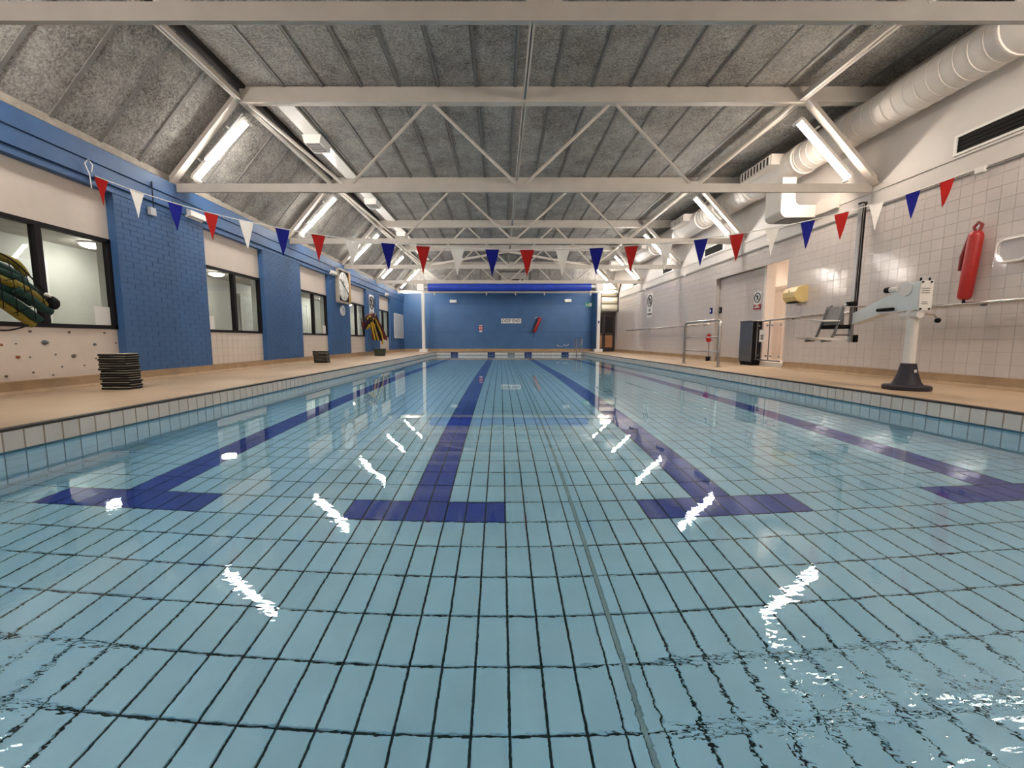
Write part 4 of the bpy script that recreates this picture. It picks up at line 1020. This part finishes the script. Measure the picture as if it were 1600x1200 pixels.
# ================================================================== LEFT WALL OBJECTS
# emergency lights
for k, (px_, py_, lab) in enumerate(((303, 337, 'pale emergency light on the nearest blue pier behind the pennants'), (519, 426, 'pale emergency light beside the pace clock'), (603, 460, 'pale emergency light over the farthest window'))):
    p = atX(px_, py_, XL + 0.02)
    t_ = thing('emergency_light', p, lab, 'emergency light', 'wall emergency lights')
    B(XL, XL + 0.03, p.y - 0.19, p.y + 0.19, p.z - 0.07, p.z + 0.07).build('back_plate', 'white_plastic', t_)
    MB().prism([(XL + 0.03, p.y - 0.18, p.z - 0.06), (XL + 0.10, p.y - 0.18, p.z - 0.045), (XL + 0.10, p.y - 0.18, p.z + 0.045), (XL + 0.03, p.y - 0.18, p.z + 0.06)], (0, 0.36, 0)).build('cover', 'flag_white', t_)
# cable box on first pier
t_ = thing('junction_box', (XL, 6.47, 2.5), 'small junction box with a cable at the top of the nearest blue pier', 'junction box')
B(XL, XL + 0.05, 6.42, 6.52, 2.46, 2.57).build('box', 'board_grey', t_)
MB().tube([(XL + 0.055, 6.47, 2.57), (XL + 0.055, 6.47, 2.95)], 0.008, 6).build('cable', 'black_frame', t_, True)
# pace clock
t_ = thing('pace_clock', (XL, 14.05, 1.9), 'large square pace clock with a wooden frame on the blue pier', 'clock')
cy, cz, hs = 14.02, 2.36, 0.53
B(XL, XL + 0.07, cy - hs, cy + hs, cz - hs, cz + hs).build('case', 'black_frame', t_)
for (y0, y1, z0, z1) in ((cy - hs, cy + hs, cz + hs - 0.04, cz + hs + 0.02), (cy - hs, cy + hs, cz - hs - 0.02, cz - hs + 0.04), (cy - hs - 0.02, cy - hs + 0.05, cz - hs, cz + hs), (cy + hs - 0.12, cy + hs + 0.02, cz - hs, cz + hs)):
    B(XL, XL + 0.10, y0, y1, z0, z1).build('frame_rail', 'wood_oak' if y1 > cy + hs and y0 > cy else 'cream_strip', t_)
dl = MB().prism([(XL + 0.072, cy - 0.04 + 0.46 * math.cos(2 * PI * q / 40), cz + 0.46 * math.sin(2 * PI * q / 40)) for q in range(40)], (0.012, 0, 0)).build('dial', 'sign_white', t_)
for q in range(12):
    a = 2 * PI * q / 12; L = 0.09 if q % 3 == 0 else 0.06
    c = Vector((XL + 0.086, cy - 0.04 + 0.38 * math.sin(a), cz + 0.38 * math.cos(a)))
    MB().obox(c, (0.002, 0, 0), Vector((0, math.cos(a), -math.sin(a))) * 0.014, Vector((0, math.sin(a), math.cos(a))) * (L / 2)).build('hour_mark', 'strip_grey', dl)
MB().beam((XL + 0.095, cy - 0.32, cz + 0.20), (XL + 0.095, cy + 0.36, cz - 0.22), 0.03, 0.008, (1, 0, 0)).build('sweep_hand', 'sign_black', t_)
MB().beam((XL + 0.090, cy - 0.04, cz), (XL + 0.090, cy - 0.12, cz + 0.18), 0.03, 0.008, (1, 0, 0)).build('short_hand', 'sign_black', t_)
t_ = thing('wall_clock', (XL, 13.9, 1.4), 'small round white wall clock under the pace clock', 'clock')
p = atX(534.5, 485.5, XL)
MB().prism([(XL, p.y + 0.17 * math.cos(2 * PI * q / 28), p.z + 0.17 * math.sin(2 * PI * q / 28)) for q in range(28)], (0.04, 0, 0)).build('case', 'white_plastic', t_)
MB().prism([(XL + 0.04, p.y + 0.14 * math.cos(2 * PI * q / 28), p.z + 0.14 * math.sin(2 * PI * q / 28)) for q in range(28)], (0.004, 0, 0)).build('dial', 'board_grey', t_)
MB().beam((XL + 0.047, p.y, p.z), (XL + 0.047, p.y + 0.07, p.z + 0.05), 0.012, 0.004, (1, 0, 0)).build('hand', 'sign_black', t_)
MB().beam((XL + 0.047, p.y, p.z), (XL + 0.047, p.y - 0.02, p.z + 0.10), 0.010, 0.004, (1, 0, 0)).build('hand', 'sign_black', t_)
# pale notice board near the far corner
t_ = thing('notice_board', (XL, 21.3, 1.1), 'tall pale grey board on the blue wall near the far corner', 'board')
a_, b_ = atX(616.5, 530, XL).y, atX(631, 530, XL).y
b_ = min(b_, 22.55)
B(XL, XL + 0.02, a_, b_, 0.72, 1.92).build('panel', 'board_grey', t_)
mb = MB().box(XL, XL + 0.03, a_ - 0.02, a_ + 0.015, 0.70, 1.94).box(XL, XL + 0.03, b_ - 0.015, b_ + 0.02, 0.70, 1.94).box(XL, XL + 0.03, a_, b_, 0.70, 0.735).box(XL, XL + 0.03, a_, b_, 1.905, 1.94)
mb.build('frame', 'sign_white', t_)

# climbing holds on the dotted panel
hcol = {'g': 'strip_grey', 'r': 'door_panel', 'b': 'corridor_ceiling'}
plain('hold_grey', (0.12, 0.13, 0.15), 0.7); plain('hold_orange', (0.34, 0.11, 0.05), 0.7); plain('hold_brown', (0.14, 0.11, 0.09), 0.7)
holds = [(70, 535, 6, 'hold_grey'), (28, 558, 4, 'hold_orange'), (115, 556, 4.5, 'hold_brown'), (148, 538, 3.5, 'hold_grey'), (108, 519, 3, 'hold_brown'), (163, 520, 2.5, 'hold_brown'), (47, 518, 3, 'hold_brown'), (2, 539, 3, 'hold_orange'), (47, 558, 2, 'hold_grey'), (87, 554, 2, 'hold_grey'), (97, 573, 2, 'hold_grey'), (132, 571, 1.8, 'hold_brown'), (52, 582, 2.2, 'hold_brown'), (83, 586, 2, 'hold_grey'), (10, 588, 3, 'hold_brown'), (181, 536, 2, 'hold_grey'), (25, 537, 2, 'hold_grey'), (150, 560, 2, 'hold_brown')]
szw = lambda s: 'large' if s > 4.2 else ('medium' if s > 2.6 else 'small')
names = []
for k, (px_, py_, s_, mt) in enumerate(holds):
    p = atX(px_, py_, IX - 0.008); r_ = s_ * p.y / 655 * 0.72
    mb = MB().ball((0, 0, 0), (r_ * 0.6, r_ * 1.25, r_ * 0.95), 10)
    mb.v = [tuple(Vector(q) * random.uniform(0.82, 1.15)) for q in mb.v]
    colw = {'hold_grey': 'slate grey', 'hold_orange': 'rusty orange', 'hold_brown': 'brown'}[mt]
    o = mb.build('climbing_hold', mt, None, True); o.location = p
    where = 'just under the window' if py_ < 530 else ('halfway up' if py_ < 565 else 'near the skirting')
    near_ = 'beside the blue pier' if px_ > 155 else ('near the kickboards' if px_ > 125 else ('right of the mullion' if px_ > 92 else ('under the mullion' if px_ > 60 else ('under the green noodles' if px_ > 35 else ('at the picture edge' if px_ < 15 else 'left of the green noodle ends')))))
    tag(o, '%s %s climbing hold %s, %s' % (szw(s_), colw, where, near_), 'climbing hold', 'climbing holds on the pale panel')

# kickboard stacks
def kick_stack(n, x, y, z0, w_, l_, h_, grp, where):
    mb = MB(); prof = []
    for q in range(9): a = PI * q / 8; prof.append((w_ / 2 * math.cos(a), l_ / 2 - 0.10 + 0.10 * math.sin(a)))
    prof += [(-w_ / 2, -l_ / 2), (w_ / 2, -l_ / 2)]
    core = MB().prism([(a, b_, 0.0) for a, b_ in prof], (0, 0, h_ * 0.8)).mesh('foam_core', 'board_black')
    edge = MB().prism([(a * 0.97, b_ * 0.97, h_ * 0.8) for a, b_ in prof], (0, 0, h_ * 0.2 - 0.0005)).mesh('pale_layer', 'board_pale')
    for k in range(n):
        o = thing('kickboard', (x, y, z0 + k * h_), '%s kickboard from the top of the %s' % (ORD[n - 1 - k] if n - 1 - k else 'topmost', where) if n - 1 - k else 'topmost kickboard of the %s' % where, 'kickboard', grp)
        o.rotation_euler = (random.uniform(-0.008, 0.008), 0, random.uniform(-0.09, 0.09)); o.location.x += random.uniform(-0.012, 0.012) + (0.02 if k < n * 0.5 else 0); o.location.y += random.uniform(-0.01, 0.01)
        c1 = bpy.data.objects.new('foam_core', core); COL.objects.link(c1); c1.parent = o
        c2 = bpy.data.objects.new('pale_layer', edge); COL.objects.link(c2); c2.parent = o
p = atX(186, 607, -4.62)
kick_stack(15, -4.62, 5.05, 0.002, 0.33, 0.26, 0.0285, 'kickboards by the near pier', 'tall stack beside the nearest blue pier')
kick_stack(9, -4.72, 10.95, 0.002, 0.34, 0.30, 0.035, 'kickboards by the third window', 'short stack beside the third window')
# green crate at the far end of the deck
t_ = thing('green_crate', (-4.6, 15.8, 0), 'small dark green crate below the hanging red and yellow noodles', 'crate')
cx_, cy_ = -4.62, 15.9
mb = MB(); 
for (a, b_) in (((-0.19, -0.15), (0.19, -0.15)), ((0.19, -0.15), (0.19, 0.15)), ((0.19, 0.15), (-0.19, 0.15)), ((-0.19, 0.15), (-0.19, -0.15))):
    mb.prism([(cx_ + a[0] * 0.85, cy_ + a[1] * 0.85, 0), (cx_ + b_[0] * 0.85, cy_ + b_[1] * 0.85, 0), (cx_ + b_[0], cy_ + b_[1], 0.27), (cx_ + a[0], cy_ + a[1], 0.27)], (0.008 * (1 if a[1] == b_[1] else 1), 0.008, 0))
mb.build('side_walls', 'crate_green', t_)
B(cx_ - 0.16, cx_ + 0.16, cy_ - 0.13, cy_ + 0.13, 0, 0.012).build('crate_floor', 'crate_green', t_)
mb = MB().box(cx_ - 0.20, cx_ + 0.20, cy_ - 0.165, cy_ - 0.145, 0.25, 0.275).box(cx_ - 0.20, cx_ + 0.20, cy_ + 0.15, cy_ + 0.17, 0.25, 0.275).box(cx_ - 0.205, cx_ - 0.185, cy_ - 0.165, cy_ + 0.165, 0.25, 0.275).box(cx_ + 0.19, cx_ + 0.21, cy_ - 0.165, cy_ + 0.165, 0.25, 0.275)
mb.build('rim', 'crate_green', t_)
for q in range(3): MB().box(cx_ - 0.19 + 0.01 * q, cx_ + 0.19 - 0.01 * q, cy_ - 0.163 + 0.02, cy_ - 0.13, 0.04 + 0.07 * (2 - q), 0.055 + 0.07 * (2 - q)).build('rib', 'crate_green', t_)

# pool noodles
def smooth_path(pts, sub=5):
    pts = [Vector(p) for p in pts]; out = []
    for i in range(len(pts) - 1):
        p0 = pts[max(i - 1, 0)]; p1 = pts[i]; p2 = pts[i + 1]; p3 = pts[min(i + 2, len(pts) - 1)]
        for s in range(sub):
            u = s / sub
            out.append(0.5 * ((2 * p1) + (p2 - p0) * u + (2 * p0 - 5 * p1 + 4 * p2 - p3) * u * u + (3 * p1 - p0 - 3 * p2 + p3) * u ** 3))
    out.append(pts[-1]); return out
def noodle(pts, r_, mt, lab, grp):
    o = MB().tube(smooth_path(pts), r_, 12).build('pool_noodle', mt, None, True)
    return tag(o, lab, 'pool noodle', grp)
G1 = 'green and yellow noodles in the net'
nl = [([(-95, 372), (-40, 386), (0, 401), (24, 411), (40, 431)], 'noodle_yellow', -4.98, 'uppermost olive yellow noodle in the net before the near window'),
      ([(-95, 378), (-40, 398), (0, 416), (20, 426), (38, 441)], 'noodle_green', -4.97, 'uppermost dark green noodle in the net before the near window'),
      ([(-95, 392), (-40, 410), (0, 424), (28, 437), (56, 457)], 'noodle_green', -4.91, 'second dark green noodle from the top in the net before the near window'),
      ([(-95, 404), (-40, 421), (0, 436), (27, 449), (47, 464)], 'noodle_yellow', -4.90, 'olive yellow noodle in the middle of the net before the near window'),
      ([(-95, 412), (-40, 432), (0, 447), (28, 460), (50, 474)], 'noodle_green', -4.93, 'dark green noodle just under the middle yellow one in the net'),
      ([(-95, 424), (-40, 443), (0, 460), (32, 479), (62, 501)], 'noodle_green', -4.88, 'lowest dark green noodle in the net before the near window'),
      ([(-95, 430), (-40, 452), (0, 473), (30, 493), (52, 507)], 'noodle_yellow', -4.93, 'lowest olive yellow noodle in the net before the near window'),
      ([(20, 442), (45, 456), (60, 468), (70, 478)], 'noodle_yellow', -4.87, 'short olive yellow noodle end beside the black knot of the net'),
      ([(25, 452), (46, 466), (64, 480), (79, 488)], 'noodle_green', -4.85, 'short dark green noodle end under the black knot of the net')]
for (pl, mt, X, lab) in nl: noodle([atX(a, b_, X) for a, b_ in pl], 0.040, mt, lab, G1)
t_ = thing('net_bag', atX(85, 474, -4.9), 'black mesh net with a drawstring knot holding green and yellow noodles', 'net')
MB().tube(smooth_path([atX(-60, 375, -4.92), atX(0, 396, -4.90), atX(26, 412, -4.88), atX(55, 440, -4.86), atX(84, 470, -4.84)]), 0.008, 6).build('drawstring', 'black_rubber', t_, True)
MB().tube(smooth_path([atX(-60, 508, -4.84), atX(0, 516, -4.82), atX(25, 514, -4.82), atX(44, 508, -4.82)]), [0.008] * 16, 6).build('drawstring', 'black_rubber', t_, True)
kn = MB().ball((0, 0, 0), (0.05, 0.06, 0.075), 10); kn.v = [tuple(Vector(q) * random.uniform(0.85, 1.12)) for q in kn.v]
o = kn.build('knot', 'black_rubber', t_, True); o.location = atX(83, 474, -4.84)
MB().tube([atX(70, 459, -4.84), atX(80, 463, -4.82)], 0.018, 8).build('toggle', 'white_plastic', t_, True)
for (a, b_) in (((28, 414), (40, 470)), ((12, 405), (28, 494)), ((40, 428), (56, 500)), ((-10, 396), (6, 482)), ((52, 440), (72, 482)), ((5, 470), (60, 448)), ((0, 440), (44, 430)), ((20, 490), (72, 470))):
    MB().tube(smooth_path([atX(*a, -4.90), atX((a[0] + b_[0]) / 2 + 3, (a[1] + b_[1]) / 2, -4.805), atX(*b_, -4.84)]), 0.004, 5).build('net_strand', 'black_rubber', t_, True)
MB().tube([atX(-95, 378, -4.95), (XL - 0.02, 3.75, 2.0)], 0.008, 6).build('hanging_cord', 'black_rubber', t_, True)
MB().cyl((XL, 3.75, 2.02), (XL + 0.08, 3.75, 2.04), 0.012, 8).build('wall_hook', 'steel', t_, True)

G2 = 'red and yellow noodles by the far windows'
Xn = -4.95
tails = [([(566, 509), (572, 496), (584, 491), (592, 504), (600, 520), (604, 531)], 'noodle_red', 'outermost dark red noodle of the far hanging bunch'),
         ([(568, 512), (576, 500), (586, 495), (591, 506), (597, 520), (601, 530)], 'noodle_red', 'second dark red noodle of the far hanging bunch'),
         ([(574, 514), (578, 504), (585, 498), (590, 508), (596, 522), (598, 538)], 'noodle_gold', 'longest bright yellow noodle of the far hanging bunch'),
         ([(570, 513), (575, 506), (583, 500), (588, 510), (593, 522), (596, 532)], 'board_black', 'black noodle beside the longest yellow one in the far bunch'),
         ([(567, 505), (575, 494), (584, 494), (587, 508), (591, 520), (594, 531)], 'noodle_red', 'middle dark red noodle of the far hanging bunch'),
         ([(578, 511), (581, 501), (584, 503), (585, 512), (588, 522), (591, 531)], 'noodle_gold', 'middle yellow noodle of the far hanging bunch'),
         ([(569, 501), (576, 493), (582, 499), (583, 512), (586, 522), (588, 531)], 'board_black', 'black noodle close to the blue pier in the far hanging bunch'),
         ([(573, 499), (578, 494), (582, 503), (582, 512), (584, 522), (586, 531)], 'noodle_gold', 'innermost yellow noodle of the far hanging bunch'),
         ([(571, 496), (577, 492), (580, 503), (581, 513), (582, 522), (583, 530)], 'noodle_red', 'innermost dark red noodle of the far hanging bunch')]
for k, (pl, mt, lab) in enumerate(tails): noodle([atX(a, b_, Xn + 0.02 * (k % 4)) for a, b_ in pl], 0.036, mt, lab, G2)
t_ = thing('net_bag', atX(578, 492, Xn), 'dark net bundling red and yellow noodles beside the farthest window', 'net')
for q in range(7):
    a0 = (564 + q * 4, 503 - q * 1.5)
    MB().tube(smooth_path([atX(a0[0], a0[1] - 6, Xn - 0.02), atX(a0[0] + 1, a0[1], Xn + 0.14), atX(a0[0] + 3, a0[1] + 12, Xn - 0.02)]), 0.016, 6).build('net_strand', 'black_rubber', t_, True)
MB().tube([atX(586, 493, Xn + 0.05), (XL + 0.06, atX(586, 490, XL).y, 1.75)], 0.012, 6).build('hanging_cord', 'cord_white', t_, True)
MB().cyl((XL, atX(586, 490, XL).y, 1.76), (XL + 0.08, atX(586, 490, XL).y, 1.78), 0.012, 8).build('wall_hook', 'steel', t_, True)

# ================================================================== FAR WALL OBJECTS
def far_box(px0, py0, px1, py1):
    a, b_ = atY(px0, py0, YF), atY(px1, py1, YF); return a.x, b_.x, b_.z, a.z
x0, x1, z0, z1 = far_box(783, 497.5, 814.5, 505.5)
t_ = thing('deep_end_sign', ((x0 + x1) / 2, YF, z0), 'white sign reading DEEP END on the blue end wall', 'sign')
B(x0, x1, YF - 0.02, YF - 0.001, z0, z1).build('plate', 'sign_white', t_)
for (a, b_, c_, d_) in ((x0, x1, z1 - 0.012, z1), (x0, x1, z0, z0 + 0.012), (x0, x0 + 0.012, z0, z1), (x1 - 0.012, x1, z0, z1)): B(a, b_, YF - 0.024, YF - 0.019, c_, d_).build('border', 'strip_grey', t_)
def far_text(body, size, mt, x, z, Y, parent, bold=0.004):
    me = text_mesh('lettering', body, size, mt, bold); o = link('lettering', me, parent)
    o.matrix_parent_inverse = Matrix.Translation(parent.location).inverted()
    o.matrix_basis = Matrix(((1, 0, 0, x), (0, 0, -1, Y), (0, 1, 0, z), (0, 0, 0, 1)))
far_text('DEEP END', 0.215, 'sign_black', (x0 + x1) / 2, (z0 + z1) / 2, YF - 0.022, t_, 0.003)
x0, x1, z0, z1 = far_box(747.5, 508, 755, 519)
t_ = thing('red_warning_sign', ((x0 + x1) / 2, YF, z0), 'small red and white warning sign left of the deep end sign', 'sign')
B(x0 + 0.05, x1 - 0.05, YF - 0.012, YF - 0.001, z0, z1).build('plate', 'sign_white', t_)
cx_, cz_ = (x0 + x1) / 2, (z0 + z1) / 2 + 0.03
MB().tube([(cx_ + 0.11 * math.cos(2 * PI * q / 24), YF - 0.016, cz_ + 0.11 * math.sin(2 * PI * q / 24)) for q in range(24)], 0.024, 6, closed=True).build('red_ring', 'flag_red', t_, True)
B(cx_ - 0.03, cx_ + 0.03, YF - 0.02, YF - 0.012, cz_ - 0.07, cz_ + 0.06).build('figure', 'sign_red', t_)
# torpedo buoy leaning on the wall
t_ = thing('torpedo_buoy', atY(838, 519, YF), 'dark red and black torpedo buoy hanging tilted on the blue wall', 'rescue tube')
pa, pb = atY(834.5, 519, YF - 0.1), atY(844, 496, YF - 0.1)
MB().tube([pa, pa.lerp(pb, 0.08), pa.lerp(pb, 0.9), pb], [0.05, 0.09, 0.10, 0.06], 14).build('foam_body', 'red_vinyl', t_, True)
MB().tube([pa + Vector((-0.07, -0.02, 0)), pa.lerp(pb, 0.5) + Vector((-0.085, -0.02, 0)), pb + Vector((-0.06, -0.02, 0))], [0.05, 0.075, 0.05], 10).build('black_side', 'hoist_base', t_, True)
MB().tube([pb, pb + Vector((-0.15, 0.05, 0.02)), pb + Vector((-0.3, 0.07, -0.04))], 0.012, 6).build('cord', 'cord_white', t_, True)
MB().tube([pa, pa + Vector((-0.04, 0, -0.15)), pa + Vector((-0.04, 0.05, -0.28))], 0.010, 6).build('strap', 'black_rubber', t_, True)
for k, (a, lab) in enumerate((((703, 468.5, 713.5, 473), 'small white emergency light on the blue end wall, window side'), ((882, 467.5, 892.5, 472), 'small white emergency light on the blue end wall, door side'))):
    x0, x1, z0, z1 = far_box(*a)
    t_ = thing('emergency_light', ((x0 + x1) / 2, YF, z0), lab, 'emergency light', 'wall emergency lights')
    B(x0, x1, YF - 0.05, YF, z0, z1).build('back_plate', 'white_plastic', t_); B(x0 + 0.01, x1 - 0.01, YF - 0.09, YF - 0.05, z0 + 0.01, z1 - 0.01).build('cover', 'flag_white', t_)
x0, x1, z0, z1 = far_box(914.5, 472.5, 925.5, 480)
t_ = thing('exit_sign', ((x0 + x1) / 2, YF, z0), 'green running man exit sign on the blue end wall', 'sign')
B(x0, x1, YF - 0.03, YF, z0, z1).build('plate', 'sign_green', t_)
mm = MB(); cx_, cz_ = (x0 + x1) / 2, (z0 + z1) / 2; s_ = (z1 - z0)
mm.box(cx_ + 0.02, cx_ + 0.02 + s_ * 0.5, YF - 0.034, YF - 0.03, cz_ - s_ * 0.35, cz_ + s_ * 0.35)
mm.build('doorway_symbol', 'sign_white', t_)
mm = MB().ball((cx_ - 0.02, YF - 0.036, cz_ + s_ * 0.25), 0.02, 8).tube([(cx_ - 0.03, YF - 0.036, cz_ + s_ * 0.15), (cx_ - 0.05, YF - 0.036, cz_ - s_ * 0.05), (cx_ - 0.01, YF - 0.036, cz_ - s_ * 0.15), (cx_ - 0.03, YF - 0.036, cz_ - s_ * 0.35)], 0.014, 6).tube([(cx_ - 0.05, YF - 0.036, cz_ - s_ * 0.05), (cx_ - 0.10, YF - 0.036, cz_ - s_ * 0.25)], 0.013, 6).tube([(cx_ - 0.03, YF - 0.036, cz_ + s_ * 0.12), (cx_ + 0.02, YF - 0.036, cz_)], 0.01, 6)
mm.build('running_figure', 'sign_white', t_, True)
MB().prism([(x0 + 0.02, YF - 0.034, cz_), (x0 + 0.08, YF - 0.034, cz_ + 0.05), (x0 + 0.08, YF - 0.034, cz_ - 0.05)], (0, 0.004, 0)).build('arrow', 'sign_white', t_)
# pool ladder at the far corner
t_ = thing('pool_ladder', (4.0, 21.2, 0), 'steel pool ladder with curved grab rails at the far corner', 'ladder')
for X in (3.86, 4.12):
    pts = [(X, 21.02, -1.3), (X, 21.02, 0.05), (X, 21.04, 0.45), (X, 21.12, 0.62), (X, 21.26, 0.70), (X, 21.42, 0.66), (X, 21.54, 0.50), (X, 21.60, 0.25), (X, 21.62, 0.0)]
    MB().tube(smooth_path(pts, 4), 0.020, 10).build('grab_rail', 'steel', t_, True)
for z_ in (-0.35, -0.62, -0.89, -1.16): B(3.86, 4.12, 20.98, 21.06, z_, z_ + 0.02).build('tread', 'steel', t_)
